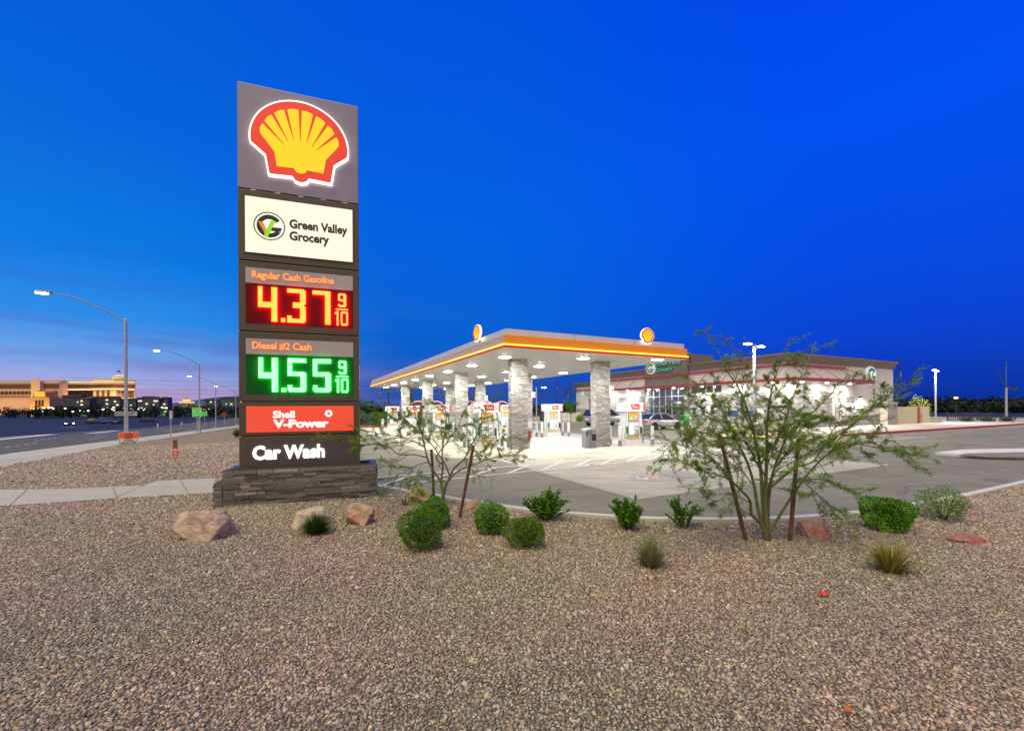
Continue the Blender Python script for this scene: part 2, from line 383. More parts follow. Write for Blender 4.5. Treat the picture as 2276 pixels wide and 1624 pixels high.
def paving_mat(name, c, fine=.25, stain=.3, rough=.85, crack=0):
    m = bpy.data.materials.new(name); m.use_nodes = True; t = m.node_tree; b = t.nodes['Principled BSDF']; b.inputs['Roughness'].default_value = rough; b.inputs['Specular IOR Level'].default_value = .3
    co = t.nodes.new('ShaderNodeTexCoord'); out = None
    for sc, det, k, st in ((90, 2, fine, (1, 1, 1)), (.45, 8, stain, (1, 1, 1)), (1.6, 6, stain * .7, (.35, 1.5, 1))):
        mp = t.nodes.new('ShaderNodeMapping'); mp.inputs['Scale'].default_value = st; mp.inputs['Rotation'].default_value = (0, 0, R(26)); t.links.new(co.outputs['Object'], mp.inputs[0])
        nz = t.nodes.new('ShaderNodeTexNoise'); nz.inputs['Scale'].default_value = sc; nz.inputs['Detail'].default_value = det; nz.inputs['Roughness'].default_value = .65; t.links.new(mp.outputs[0], nz.inputs[0])
        mr = t.nodes.new('ShaderNodeMapRange'); mr.inputs[1].default_value = .3; mr.inputs[2].default_value = .7; mr.inputs[3].default_value = 1 - k; mr.inputs[4].default_value = 1 + k; t.links.new(nz.outputs[0], mr.inputs[0])
        if out is None: out = mr.outputs[0]; h = nz.outputs[0]
        else:
            q = t.nodes.new('ShaderNodeMath'); q.operation = 'MULTIPLY'; t.links.new(out, q.inputs[0]); t.links.new(mr.outputs[0], q.inputs[1]); out = q.outputs[0]
    if crack:
        nw = t.nodes.new('ShaderNodeTexNoise'); nw.inputs['Scale'].default_value = 1.1; nw.inputs['Detail'].default_value = 5; t.links.new(co.outputs['Object'], nw.inputs[0])
        ad = t.nodes.new('ShaderNodeMixRGB'); ad.blend_type = 'ADD'; ad.inputs[0].default_value = .9; t.links.new(co.outputs['Object'], ad.inputs[1]); t.links.new(nw.outputs['Color'], ad.inputs[2])
        def fac(tex, sock, lo, hi, a, b_):
            q = t.nodes.new('ShaderNodeMapRange'); q.inputs[1].default_value = lo; q.inputs[2].default_value = hi; q.inputs[3].default_value = a; q.inputs[4].default_value = b_; t.links.new(tex.outputs[sock], q.inputs[0]); return q.outputs[0]
        v1 = t.nodes.new('ShaderNodeTexVoronoi'); v1.feature = 'DISTANCE_TO_EDGE'; v1.inputs['Scale'].default_value = .16; t.links.new(ad.outputs[0], v1.inputs['Vector'])
        v2 = t.nodes.new('ShaderNodeTexNoise'); v2.inputs['Scale'].default_value = .9; v2.inputs['Detail'].default_value = 3; v2.inputs['Roughness'].default_value = .4; t.links.new(co.outputs['Object'], v2.inputs[0])
        v3 = t.nodes.new('ShaderNodeTexVoronoi'); v3.inputs['Scale'].default_value = 1.3; t.links.new(ad.outputs[0], v3.inputs['Vector'])
        for k_ in (fac(v1, 'Distance', .002, .006, 1 - crack, 1.0), fac(v2, 'Fac', .60, .72, 1.0, 1 - crack * .7), fac(v3, 'Distance', .06, .16, 1 - crack * .6, 1.0)):
            q = t.nodes.new('ShaderNodeMath'); q.operation = 'MULTIPLY'; t.links.new(out, q.inputs[0]); t.links.new(k_, q.inputs[1]); out = q.outputs[0]
    mx = t.nodes.new('ShaderNodeMix'); mx.data_type = 'RGBA'; mx.blend_type = 'MULTIPLY'; mx.inputs[0].default_value = 1; mx.inputs[6].default_value = (*c, 1); t.links.new(out, mx.inputs[7]); t.links.new(mx.outputs[2], b.inputs['Base Color'])
    bp = t.nodes.new('ShaderNodeBump'); bp.inputs['Strength'].default_value = .35; bp.inputs['Distance'].default_value = .006; t.links.new(h, bp.inputs['Height']); t.links.new(bp.outputs[0], b.inputs['Normal'])
    MATS[name] = m; return m
M_asph = paving_mat('asphalt', (.205, .194, .150), .45, .20, crack=.30)
M_road = paving_mat('road_asphalt', (.10, .10, .092), .3, .18, crack=.25)
M_pad = paving_mat('forecourt_concrete', (.42, .40, .335), .14, .22, crack=.26)
M_walk = paving_mat('sidewalk_concrete', (.44, .415, .365), .12, .12, crack=.12)
M_line = mat('line_paint', (.68, .67, .63), .75, var=.26, vs=2.5)

# ------------------------------------------------------------------ ground
def sheet(name, rows, m, kind='structure'):      # grid of world points
    nr, nc = len(rows), len(rows[0])
    b = MB().add([p for r in rows for p in r], [(i * nc + j, i * nc + j + 1, (i + 1) * nc + j + 1, (i + 1) * nc + j) for i in range(nr - 1) for j in range(nc - 1)])
    o = b.build(name, m); o['kind'] = kind; return o
def ribbon(name, b0, b1, a0, a1, dz, m, n=None, nb=1):
    n = n or max(1, int(abs(a1 - a0) / 4))
    return sheet(name, [[AB(a0 + (a1 - a0) * i / n, b0 + (b1 - b0) * j / nb, zg(a0 + (a1 - a0) * i / n, b0 + (b1 - b0) * j / nb) + dz) for j in range(nb + 1)] for i in range(n + 1)], m)
aa = [-9000, -2000, -300, -60, -20, 0, 20, 30, 40, 50, 60, 80, 100, 115, 130, 200, 500, 2000, 9000]
bb = [-9000, -2000, -300, -100, -60, -40, -28, -20, -14, -10, -6, -4, -2, 0, 2, 10, 40, 100, 300, 2000, 9000]
sheet('terrain', [[AB(a, b, zg(a, b) - .16) for b in bb] for a in aa], M_terr)
sheet('lot_asphalt', [[AB(a, b, 0) for b in (1.8, 30, 110)] for a in (-40, 0, 30, 54)], M_asph)

KP = [(837, 1079.5), (906, 1093.6), (970.5, 1104), (1029.5, 1115.4), (1080.8, 1123), (1188.6, 1138.5), (1259.8, 1145), (1361.3, 1152), (1440, 1157), (1595, 1159), (1720, 1156.5), (1821, 1150), (1915, 1141), (2034, 1123.6), (2136, 1104), (2276, 1072.5)]
KW = [G(*p) for p in KP]
d0 = (KW[-1] - KW[-2]).normalized()
KW = KW + [KW[-1] + d0 * 8, KW[-1] + d0 * 60]
KL = AB(13.5, 1.86)                       # the kerb turns and follows the lot's edge
KW = [AB(60, 1.86), AB(30, 1.86), KL] + KW
def offs(pts, w):                         # polyline shifted sideways (to the camera's side)
    out = []
    for i, p in enumerate(pts):
        t = (pts[min(i + 1, len(pts) - 1)] - pts[max(i - 1, 0)]).normalized()
        out.append(p + Vector((t.y, -t.x, 0)) * w)
    return out
def resample(pts, n=6):
    out = []
    for i in range(len(pts) - 1):
        p0, p1, p2, p3 = pts[max(i - 1, 0)], pts[i], pts[i + 1], pts[min(i + 2, len(pts) - 1)]
        if (p2 - p1).length > 5: out.append(p1); continue
        for j in range(n):
            t = j / n
            out.append(.5 * ((2 * p1) + (p2 - p0) * t + (2 * p0 - 5 * p1 + 4 * p2 - p3) * t * t + (3 * p1 - p0 - 3 * p2 + p3) * t ** 3))
    return out + [pts[-1]]
KS = resample(KW)
def kerb(name, pts, w, z1, m, z0=-.05):
    q = offs(pts, w); n = len(pts); vs, fs = [], []
    for p, r in zip(pts, q): 
        e = (r - p) * .12
        vs += [(p.x, p.y, z0), (p.x + e.x * .3, p.y + e.y * .3, z1 - .015), (p.x + e.x, p.y + e.y, z1), (r.x, r.y, z1), (r.x, r.y, z0)]
    for i in range(n - 1):
        for j in range(4): fs.append((i * 5 + j, i * 5 + j + 1, (i + 1) * 5 + j + 1, (i + 1) * 5 + j))
    o = MB().add(vs, fs).build(name, m); o['kind'] = 'structure'; return o
kerb('kerb', KS, .17, .085, M_kerb)
KI = offs(KS, .165)
# gravel bed in front of the kerb, and the strip along the street
gp = [(p.x, p.y, .03) for p in KI[1:]]
poly = gp + [(45, -25, .03), (-45, -25, .03)] + [tuple(AB(a, -9.3, .03)) for a in (0, 14, 30)]
o = MB().add(poly, [tuple(range(len(poly)))[::-1]]).build('gravel_bed', M_gravd); struct(o)
ribbon('gravel_strip', -9.3, 1.8, 30, 116, .03, M_grav, nb=6)
ribbon('sidewalk', -11.6, -9.3, -40, 150, .045, M_walk)
ribbon('street_kerb', -11.8, -11.6, -40, 150, .042, M_kerb)
ribbon('road', -25.5, -11.8, -40, 700, -.09, M_road)
ribbon('far_kerb', -25.8, -25.5, -40, 150, .03, M_kerb)
wk = [G(-260, 1158), G(0, 1129.5), G(240, 1113), G(478, 1099), G(478, 1066), G(349, 1071.5), G(318, 1082.8), G(140, 1090), G(0, 1092), G(-260, 1098)]
o = MB().add([(p.x, p.y, .05) for p in wk], [tuple(range(len(wk)))]).build('path', M_walk); struct(o)
jb = MB()
for p, q in (((251, 1088), (262, 1113)), ((60, 1092), (20, 1130)), ((400, 1070), (420, 1103)), ((318, 1083), (250, 1113))):
    p, q = G(*p), G(*q); t = (q - p).normalized(); nn = Vector((t.y, -t.x, 0)) * .008
    jb.add([(*(p + nn)[:2], .0545), (*(q + nn)[:2], .0545), (*(q - nn)[:2], .0545), (*(p - nn)[:2], .0545)], [(0, 1, 2, 3)])
struct(jb.build('path_joints', mat('joint_dark', (.16, .15, .14), .9)))
# lane markings
lm = MB()
def line(b, p, q, w, z=.006):
    p, q = Vector(p), Vector(q); t = (q - p); t.z = 0; t.normalize(); n = Vector((t.y, -t.x, 0)) * w / 2
    b.add([p + n + Vector((0, 0, z)), q + n + Vector((0, 0, z)), q - n + Vector((0, 0, z)), p - n + Vector((0, 0, z))], [(0, 1, 2, 3)])
for a in range(-10, 150, 3):
    line(lm, AB(a, -12.7, zg(a, -12.7) - .09), AB(a + 3, -12.7, zg(a + 3, -12.7) - .09), .12)
for bq in (-16.2, -19.6):
    for a in range(-10, 150, 12):
        for k in range(4): line(lm, AB(a + k * 1.0, bq, zg(a, bq) - .09), AB(a + k * 1.0 + .35, bq, zg(a, bq) - .09), .22)
struct(lm.build('lane_markings', M_line))
md = MB()
for a0, a1 in ((42, 62), (70, 80)):
    q = [AB(a0, -23.2, 0), AB(a1, -22.6, 0), AB(a1, -23.8, 0), AB(a0, -24.6, 0)]
    zz = zg((a0 + a1) / 2, -23); md.prism([(p.x, p.y) for p in q], zz - .3, zz - .055)
struct(md.build('road_median', M_kerb))

# concrete forecourt, joints, painted lines
pd = [AB(7.1, 6.6), AB(7.2, 18.1), AB(16.5, 18.6), AB(16.5, 19.5), AB(50, 19.5), AB(50, 5.2), AB(16.6, 5.4), AB(16.0, 6.7), AB(15.1, 6.95)]
o = MB().add([(p.x, p.y, .005) for p in pd], [tuple(range(len(pd)))[::-1]]).build('forecourt_concrete', M_pad); struct(o)
jm = MB()
for b_ in (10.4, 14.2): line(jm, AB(7.3, b_), AB(50, b_), .025, .009)
for a_ in (11.6, 16.3, 21, 26, 31, 36, 41, 46): line(jm, AB(a_, 6.9), AB(a_, 18.6), .025, .0095)
struct(jm.build('forecourt_joints', mat('joint_grey', (.17, .165, .155), .9)))
pl = MB()
def px(u, v): return G(u, v)
def lerp(p, q, t): return p + (q - p) * t
U0, U1 = px(780, 1066.5), px(1620, 995.5); V0, V1 = px(847, 1080), px(1640, 1001.5)
line(pl, U0, U1, .10, .013); line(pl, V0, V1, .10, .013)
dirb = (U1 - U0).normalized()
for i in range(13):
    t = i / 12.6
    p = lerp(V0, V1, t); q = lerp(U0, U1, min(1, t + .105))
    line(pl, p, q, .11, .0165)
for i in range(5):                        # stall lines by the store's corner
    line(pl, AB(12.6, 30.2 + i * 1.15), AB(15.0, 31.6 + i * 1.15), .11, .013)
line(pl, AB(12.6, 29.6), AB(12.6, 36.5), .11, .013)
for i in range(4):
    line(pl, AB(23.5 + i * 2.9, 30.5), AB(23.5 + i * 2.9, 34.6), .11, .013)
struct(pl.build('painted_lines', M_line))

# sidewalk round the store with its red kerb
sw = MB().prism([tuple(AB(a, b)[:2]) for a, b in ((15.75, 33.0), (15.75, 95), (42, 95), (42, 60), (22.0, 60), (22.0, 37.3), (53, 37.3), (53, 35.2), (22, 35.2), (19, 33.0))], -.02, .13)
struct(sw.build('store_sidewalk', M_walk))
kerb('red_kerb', [AB(15.5, 33.0), AB(15.5, 50), AB(15.5, 70), AB(15.5, 95)], -.245, .15, M_red)
kerb('red_kerb', [AB(48.8, 2), AB(48.8, 12), AB(48.8, 21)], -.25, .14, M_red)
struct(MB().prism([tuple(AB(a, b)[:2]) for a, b in ((53.9, 1.5), (53.9, 37.3), (49.06, 21), (49.06, 1.5))], -.02, .1).build('planting_strip', M_grav))
struct(MB().prism([tuple(AB(a, b)[:2]) for a, b in ((48.5, 21.5), (48.2, 33), (53.9, 33), (53.9, 21.5))], -.02, .12).build('planter_island', M_walk))
# white kerbed island in the drive on the right
isl = [G(2079, 1010), G(2135, 1003.5), G(2300, 1000), G(2480, 1000), G(2480, 1019), G(2300, 1022), G(2180, 1019)]
struct(MB().prism([p[:2] for p in isl][::-1], -.02, .1).build('kerbed_island', mat('pale_kerb', (.62, .61, .57), .8, var=.1)))
isl2 = [G(2125, 1010.5, .11), G(2150, 1006.5, .11), G(2300, 1003, .11), G(2480, 1003, .11), G(2480, 1014, .11), G(2300, 1016.5, .11), G(2190, 1014.5, .11)]
struct(MB().add([(p.x, p.y, .104) for p in isl2], [tuple(range(7))[::-1]]).build('island_paving', M_asph))
# planting island before the store's corner
struct(MB().prism([tuple(AB(a, b)[:2]) for a, b in ((17.6, 24.5), (16.6, 25.2), (16.6, 30.8), (17.8, 31.6), (19.6, 31.6), (20.4, 30.6), (20.4, 25.4), (19.4, 24.5))], -.02, .12).build('corner_island', ground_mat('yellow_gravel', [(.42, .34, .2), (.36, .29, .17), (.48, .4, .26)], 14)))

# ------------------------------------------------------------------ pebbles: loose gravel too many to count
def pebbles():
    ico_v = []; g = (1 + 5 ** .5) / 2
    for s1 in (-1, 1):
        for s2 in (-1, 1): ico_v += [(0, s1, s2 * g), (s1, s2 * g, 0), (s2 * g, 0, s1)]
    ico_v = np.array(ico_v) / math.sqrt(1 + g * g)
    fs = []
    n = len(ico_v)
    for i in range(n):
        for j in range(i + 1, n):
            for k in range(j + 1, n):
                a, b, c = ico_v[i], ico_v[j], ico_v[k]
                if max(np.linalg.norm(a - b), np.linalg.norm(b - c), np.linalg.norm(a - c)) < 1.2:
                    fs.append((i, j, k) if np.dot(np.cross(b - a, c - a), a + b + c) > 0 else (i, k, j))
    fs = np.array(fs)
    kx = np.array([p.x for p in KI]); ky = np.array([p.y for p in KI])
    sel = slice(2, None); ox = np.argsort(kx[sel])
    kx, ky = kx[sel][ox], ky[sel][ox]
    P = []
    for y0, y1, s in ((2.2, 4.4, .022), (4.4, 6.6, .0245), (6.6, 9.2, .030), (9.2, 13.4, .043), (13.4, 28.0, .06)):
        xs = np.arange(-1.28 * y1 - .3, 1.28 * y1 + .3, s); ys = np.arange(y0, y1, s * .86)
        gx, gy = np.meshgrid(xs, ys); gx = gx.ravel() + RNG.uniform(-.5, .5, gx.size) * s; gy = gy.ravel() + RNG.uniform(-.5, .5, gy.size) * s
        lim = np.interp(gx, kx, ky, left=99, right=99)
        ok = (np.abs(gx) < 1.26 * gy + .25)
        # beyond the left end of the kerb the bed runs on
        ok &= np.where(gx > KL.x, gy < lim - .03, True) & ((gy < 13.4) | (gx < -4))
        bq = BD.x * gx + BD.y * gy; ok &= (bq < 1.7) | (gx > KL.x) ; ok &= bq > -9.25; ok &= (AD.x * gx + AD.y * gy) < 30.2
        gx, gy = gx[ok], gy[ok]
        ins = np.zeros(gx.size, bool); w = [(p.x, p.y) for p in wk]; j = len(w) - 1
        for i in range(len(w)):
            xi, yi = w[i]; xj, yj = w[j]
            c = ((yi > gy) != (yj > gy)); ins ^= c & (gx < (xj - xi) * (gy - yi) / (yj - yi + 1e-12) + xi); j = i
        P.append(np.stack([gx[~ins], gy[~ins], np.full((~ins).sum(), s)], 1))
    P = np.concatenate(P); n = len(P)
    r = P[:, 2] * RNG.uniform(.36, .72, n) * np.where(RNG.random(n) < .06, RNG.uniform(1.2, 1.75, n), 1.0)
    V = np.repeat(ico_v[None], n, 0) * (1 + RNG.uniform(-.36, .26, (n, 12, 1)))
    V *= np.stack([RNG.uniform(.9, 1.35, n), RNG.uniform(.75, 1.05, n), RNG.uniform(.5, .85, n)], 1)[:, None, :]
    a = RNG.uniform(0, 2 * np.pi, n); t = RNG.normal(0, .38, n); t2 = RNG.normal(0, .38, n)
    def rot(V, ax, an):
        c, s = np.cos(an)[:, None], np.sin(an)[:, None]; i, j = [(1, 2), (0, 2), (0, 1)][ax]
        A, B = V[:, :, i] * c - V[:, :, j] * s, V[:, :, i] * s + V[:, :, j] * c
        V = V.copy(); V[:, :, i], V[:, :, j] = A, B; return V
    V = rot(rot(rot(V, 0, t), 1, t2), 2, a) * r[:, None, None]
    V[:, :, 0] += P[:, 0, None]; V[:, :, 1] += P[:, 1, None]; V[:, :, 2] += .03 + (r * RNG.uniform(.05, .55, n))[:, None]
    me = bpy.data.meshes.new('gravel'); nf = n * len(fs)
    me.vertices.add(n * 12); me.vertices.foreach_set('co', V.reshape(-1).astype('f'))
    FI = (np.arange(n)[:, None, None] * 12 + fs[None]).reshape(-1)
    me.loops.add(nf * 3); me.loops.foreach_set('vertex_index', FI.astype('i'))
    me.polygons.add(nf); me.polygons.foreach_set('loop_start', np.arange(0, nf * 3, 3, dtype='i'))
    pal = np.array(PEB); c = pal[RNG.integers(0, len(pal), n)] * RNG.uniform(.58, 1.32, (n, 1))
    q1 = np.sin(P[:, 0] * 1.3 + 1.7 * np.sin(P[:, 1] * .8)) * np.sin(P[:, 1] * 1.5 + 1.2 * np.sin(P[:, 0] * .6 + 1)); q2 = np.sin(P[:, 0] * .7 + 2.1 * np.sin(P[:, 1] * .5 + 2)) * np.sin(P[:, 1] * .9 + .4)
    c = c * (1 + np.clip(q1, -.6, 1)[:, None] * np.array([.10, -.01, .05]) + q2[:, None] * np.array([.05, .055, -.01]))
    odd = RNG.random(n)
    c = c * np.array([1.13, 1.06, 1.0])
    c = np.where((odd < .025)[:, None], np.array([.36, .24, .14]), c); c = np.where(((odd > .05) & (odd < .09))[:, None], np.array([.5, .47, .42]), c); c = np.where(((odd > .09) & (odd < .13))[:, None], np.array([.26, .15, .15]), c)
    at = me.attributes.new('Col', 'FLOAT_COLOR', 'FACE'); cc = np.ones((n, len(fs), 4), 'f'); cc[:, :, :3] = c[:, None, :]
    at.data.foreach_set('color', cc.reshape(-1))
    me.update(calc_edges=True); me.materials.append(mat('pebble', attr=True, rough=.8, var=.15, vs=60, spec=.3))
    o = bpy.data.objects.new('gravel', me); COL.objects.link(o); o['kind'] = 'stuff'
    tag(o, 'loose tan and pinkish grey landscaping gravel', 'gravel')
pebbles()

# ------------------------------------------------------------------ pylon price sign
PS0, PS1 = G(476, 1132.5), G(836, 1107)
PTH = math.atan2((PS1 - PS0).y, (PS1 - PS0).x); PWID = (PS1 - PS0).length
PDX = Vector((math.cos(PTH), math.sin(PTH), 0)); PDY = Vector((-math.sin(PTH), math.cos(PTH), 0))
FY = .14
def SL(u, v, yl=FY):
    r = ray(u, v); o = Vector((0, 0, HC)); k = ((PS0 + PDY * yl) - o).dot(PDY) / r.dot(PDY); p = o + r * k - PS0
    return p.dot(PDX), p.z
def pylon():
    t = thing('pylon_sign', 'tall lit price pylon with scallop emblem on a dark stacked-stone base', 'price sign', PS0, PTH)
    lo = SL(497, 1132, 0)[0]; ztop = .76; zl = .53
    b = MB(); pal = ((.17, .165, .18), (.24, .225, .23), (.11, .11, .125), (.29, .27, .265), (.185, .18, .195))
    k = dict(ch=(.035, .065), ln=(.16, .5), pal=pal, pro=(.0, .04))
    ledge(b, lo, PWID, 0, .12, 0, ztop, seed=3, **k); ledge(b, lo, PWID, .78, .9, 0, ztop, seed=4, **k)
    ledge(b, lo, lo + .12, .12, .78, 0, ztop, seed=5, **k); ledge(b, PWID - .12, PWID, .12, .78, 0, ztop, seed=6, **k)
    ledge(b, 0, lo - .02, 0, .9, 0, zl, seed=8, **k)
    base = b.build('stone_base', M_stone, t)
    MB().box(lo + .12, PWID - .12, .12, .78, .3, .34).build('base_floor', M_black, base)
    tr = MB()
    for y in (.05, .85): tr.box(lo - .01, PWID + .01, y - .05, y + .05, ztop + .001, ztop + .014)
    for x in (lo + .06, PWID - .06): tr.box(x - .05, x + .05, .105, .795, ztop + .001, ztop + .014)
    tr.build('base_trim', mat('trim_metal', (.10, .10, .12), .4, .5), base)
    x0, x1 = SL(529, 600)[0], SL(797.5, 600)[0]
    zs = [SL(529, v)[1] for v in (180, 417, 577, 735, 893, 970)] + [ztop - .3]
    mats = [M_cabg, M_cab, M_cab, M_cab, M_cab, M_cab]; nm = ['emblem_cabinet', 'name_cabinet', 'price_cabinet', 'price_cabinet', 'fuel_cabinet', 'wash_cabinet']
    cabs = []
    for i in range(6):
        cabs.append(MB().box(x0, x1, FY, FY + .5, zs[i + 1] + .014, zs[i] - .004).build(nm[i], mats[i], t, bevel=.012))
    core = MB().box(x0 + .04, x1 - .04, FY + .04, FY + .46, zs[6] + .02, zs[0] - .02).build('core', M_black, t)
    # emblem
    exm = (x0 + x1) / 2; zt = SL(660, 224)[1]; zb = SL(655, 416)[1]
    s = (SL(778, 340)[0] - SL(552, 300)[0]) / 2 / 1.055; ex = (SL(778, 340)[0] + SL(552, 300)[0]) / 2
    shell_emblem(cabs[0], s, ex, FY, (zt + zb) / 2 - .03 * s, .08)
    for i in range(5):
        xx = x0 + (x1 - x0) * (.12 + .19 * i)
        MB().box(xx - .05, xx + .05, FY + .03, FY + .1, zs[1] - .012, zs[1] + .004).build('down_light', E_soft, cabs[1])
    # name panel
    n0, n1 = SL(545, 500)[0], SL(783.5, 500)[0]; za, zb = SL(545, 434.8)[1], SL(545, 559.6)[1]; w = n1 - n0; h = za - zb
    pn = MB().box(n0, n1, FY - .012, FY - .001, zb, za).build('name_panel', E_name, cabs[1])
    fr = MB()
    for q in ((n0 - .02, n1 + .02, zb - .02, zb), (n0 - .02, n1 + .02, za, za + .02), (n0 - .02, n0, zb, za), (n1, n1 + .02, zb, za)): fr.box(q[0], q[1], FY - .02, FY - .0005, q[2], q[3])
    fr.build('panel_frame', M_dgrey, cabs[1])
    vg_logo(pn, .142 * w, n0 + .215 * w, FY - .012, zb + .50 * h, E_cream, G_ink, G_ink, E_orange, E_lime, .004)
    text('Green Valley', .122 * w, G_ink, pn, n0 + .395 * w, FY - .016, zb + .52 * h, bold=.010, wide=.555 * w)
    text('Grocery', .122 * w, G_ink, pn, n0 + .395 * w, FY - .016, zb + .30 * h, bold=.010, wide=.375 * w)
    # price boards
    for ci, va, vb, vc, title, digits, em, mb, tw in ((2, 593, 627.8, 717.4, 'Regular Cash Gasoline', '437', E_ledr, E_boardr, .76), (3, 751.1, 786.3, 875.2, 'Diesel #2 Cash', '455', E_ledg, E_boardg, .54)):
        z1, z2, z3 = SL(545.5, va)[1], SL(545.5, vb)[1], SL(545.5, vc)[1]
        hd = MB().box(n0, n1, FY - .008, FY - .001, z2 + .002, z1).build('header_panel', mat('header_silver', (.42, .40, .46), .4, .3, var=.05), cabs[ci])
        text(title, (z1 - z2) * .62, E_title, hd, n0 + .055 * w, FY - .014, z2 + (z1 - z2) * .36, bold=.008, wide=tw * w)
        text(title, (z1 - z2) * .62, E_tglow, hd, n0 + .053 * w, FY - .0095, z2 + (z1 - z2) * .355, bold=.017, wide=tw * w * 1.006, name='painted_letter_halo', ext=.001)  # halo round the letters, painted as a wider glowing outline
        bd = MB().box(n0, n1, FY - .008, FY - .001, z3, z2).build('price_board', mb, cabs[ci])
        hh = z2 - z3
        hw = .17 * w; dh = .86 * hh; zb0 = z3 + .055 * hh
        for c, x, z, ww, h_, nx, nz in ((digits[0], .115, zb0, hw, dh, 13, 25), (digits[1], .375, zb0, hw, dh, 13, 25), (digits[2], .61, zb0, hw, dh, 13, 25), ('.', .318, zb0, .04 * w, .04 * w, 3, 3), ('9', .855, z3 + .53 * hh, .078 * w, .36 * hh, 9, 14),
                ('-', .83, z3 + .455 * hh, .12 * w, .03 * hh, 12, 1), ('1', .822, z3 + .05 * hh, .045 * w, .37 * hh, 5, 14), ('0', .880, z3 + .05 * hh, .070 * w, .37 * hh, 9, 14)):
            d = MB(); led(d, c, n0 + x * w, z, ww, h_, FY - .074, nx, nz); bk = MB()
            for i in range(0, len(d.v), 8):
                q = d.v[i:i + 4]; xs_ = [p[0] for p in q]; zs_ = [p[2] for p in q]; g = .003
                bk.add([(min(xs_) - g, FY - .06, min(zs_) - g), (max(xs_) + g, FY - .06, min(zs_) - g), (max(xs_) + g, FY - .06, max(zs_) + g), (min(xs_) - g, FY - .06, max(zs_) + g)], [(0, 1, 2, 3)])
            dg_ = d.build('fraction_bar' if c == '-' else 'decimal_point' if c == '.' else 'price_digit', em, bd)
            bk.build('added_halo_plate', E_bkr if ci == 2 else E_bkg, dg_)  # added glowing plates that throw a coloured halo onto the board
    # red fuel panel
    z1, z2 = SL(545, 902.4)[1], SL(545, 961.2)[1]; h = z1 - z2
    rp = MB().box(n0, n1, FY - .01, FY - .001, z2, z1).build('fuel_panel', E_red, cabs[4])
    text('Shell', .36 * h, E_wh, rp, n0 + .235 * w, FY - .014, z2 + .555 * h, bold=.008, wide=.20 * w)
    text('V-Power', .43 * h, E_wh, rp, n0 + .235 * w, FY - .014, z2 + .17 * h, bold=.012, wide=.52 * w)
    bm = MB()
    bm.plate(sc2(arcpoly(.55, 1, 0, 358, 26), .14 * h, n0 + .755 * w, z2 + .70 * h), FY - .015, FY - .0105)
    for i in range(10):
        a = i * 36; bm.plate(sc2([(.2 * math.cos(R(a)), .2 * math.sin(R(a))), (.54 * math.cos(R(a + 4)), .54 * math.sin(R(a + 4))), (.54 * math.cos(R(a + 22)), .54 * math.sin(R(a + 22)))], .14 * h, n0 + .755 * w, z2 + .70 * h), FY - .0145, FY - .0105)
    bm.build('burst_mark', E_wh, rp)
    # wash panel
    z1, z2 = SL(545, 978.6)[1], SL(545, 1037.4)[1]; h = z1 - z2
    wp = MB().box(n0, n1, FY - .008, FY - .001, z2, z1).build('wash_panel', mat('panel_dark', (.075, .06, .085), .4, var=.05), cabs[5])
    text('Car Wash', .70 * h, E_wh2, wp, n0 + .055 * w, FY - .03, z2 + .28 * h, bold=.016, wide=.66 * w, ext=.02)
BITS = {'.': [(0, 0, 1, 1)], '-': [(0, 0, 1, 1)], '1': [(.35, 0, .85, 1), (.0, .78, .35, .92)],
        '0': [(0, .05, .27, .95), (.73, .05, 1, .95), (.1, 0, .9, .13), (.1, .87, .9, 1)],
        '4': [(0, .50, .24, 1), (0, .42, 1, .55), (.70, 0, 1, 1)],
        '3': [(.0, .87, .9, 1), (.0, 0, .9, .13), (.3, .46, .9, .58), (.70, .56, 1, .95), (.70, .05, 1, .48), (0, .05, .2, .2)],
        '7': [(0, .87, 1, 1), (.70, 0, 1, 1)],
        '5': [(0, .87, 1, 1), (0, .5, .26, 1), (0, .47, .9, .60), (.70, .06, 1, .54), (.08, 0, .9, .13), (0, .05, .22, .2)],
        '9': [(.08, .87, .92, 1), (0, .5, .26, .95), (.72, .06, 1, .95), (.08, .44, .95, .56), (.1, 0, .92, .12), (0, .04, .24, .18)]}
def led(mb, ch, x, z, w, h, y, nx, nz):
    cw, chh = w / nx, h / nz
    for i in range(nx):
        for j in range(nz):
            cx, cz = (i + .5) / nx, (j + .5) / nz
            if any(a <= cx <= c and b <= cz <= d for a, b, c, d in BITS[ch]):
                xa, za = x + i * cw, z + j * chh; g = .035
                mb.plate([(xa + cw * g, za + chh * g), (xa + cw * (1 - g), za + chh * g), (xa + cw * (1 - g), za + chh * (1 - g)), (xa + cw * g, za + chh * (1 - g))], y - .003, y + .003)
E_name = emis('lit_cream', (255, 246, 222), 1.02); E_cream = emis('lit_cream_disc', (255, 250, 232), 1.0)
G_ink = mat('ink_dark', (.025, .03, .02), .5, var=.03)
E_orange = emis('lit_orange', (236, 146, 52), .9); E_lime = emis('lit_lime', (150, 228, 24), .9)
E_title = emis('lit_title', (255, 168, 92), 1.0); E_tglow = emis('painted_title_halo', (232, 44, 62), .85)
E_ledr = emis('led_amber', (255, 214, 62), 1.25); E_boardr = mat('board_red', (.16, .004, .012), .6, var=.05, spec=.1); E_bkr = emis('added_red_glow', (255, 0, 40), 16.0)
E_ledg = emis('led_green', (196, 255, 214), 1.2); E_boardg = mat('board_green', (.004, .11, .02), .6, var=.05, spec=.1); E_bkg = emis('added_green_glow', (0, 255, 70), 11.0)
E_red = emis('lit_fuel_red', (240, 72, 46), 1.0); E_wh = emis('lit_white', (255, 252, 248), 1.1)
E_wh2 = emis('lit_letter_white', (255, 244, 226), 1.6); E_warm = emis('lamp_warm', (255, 220, 190), 3.0)
pylon()
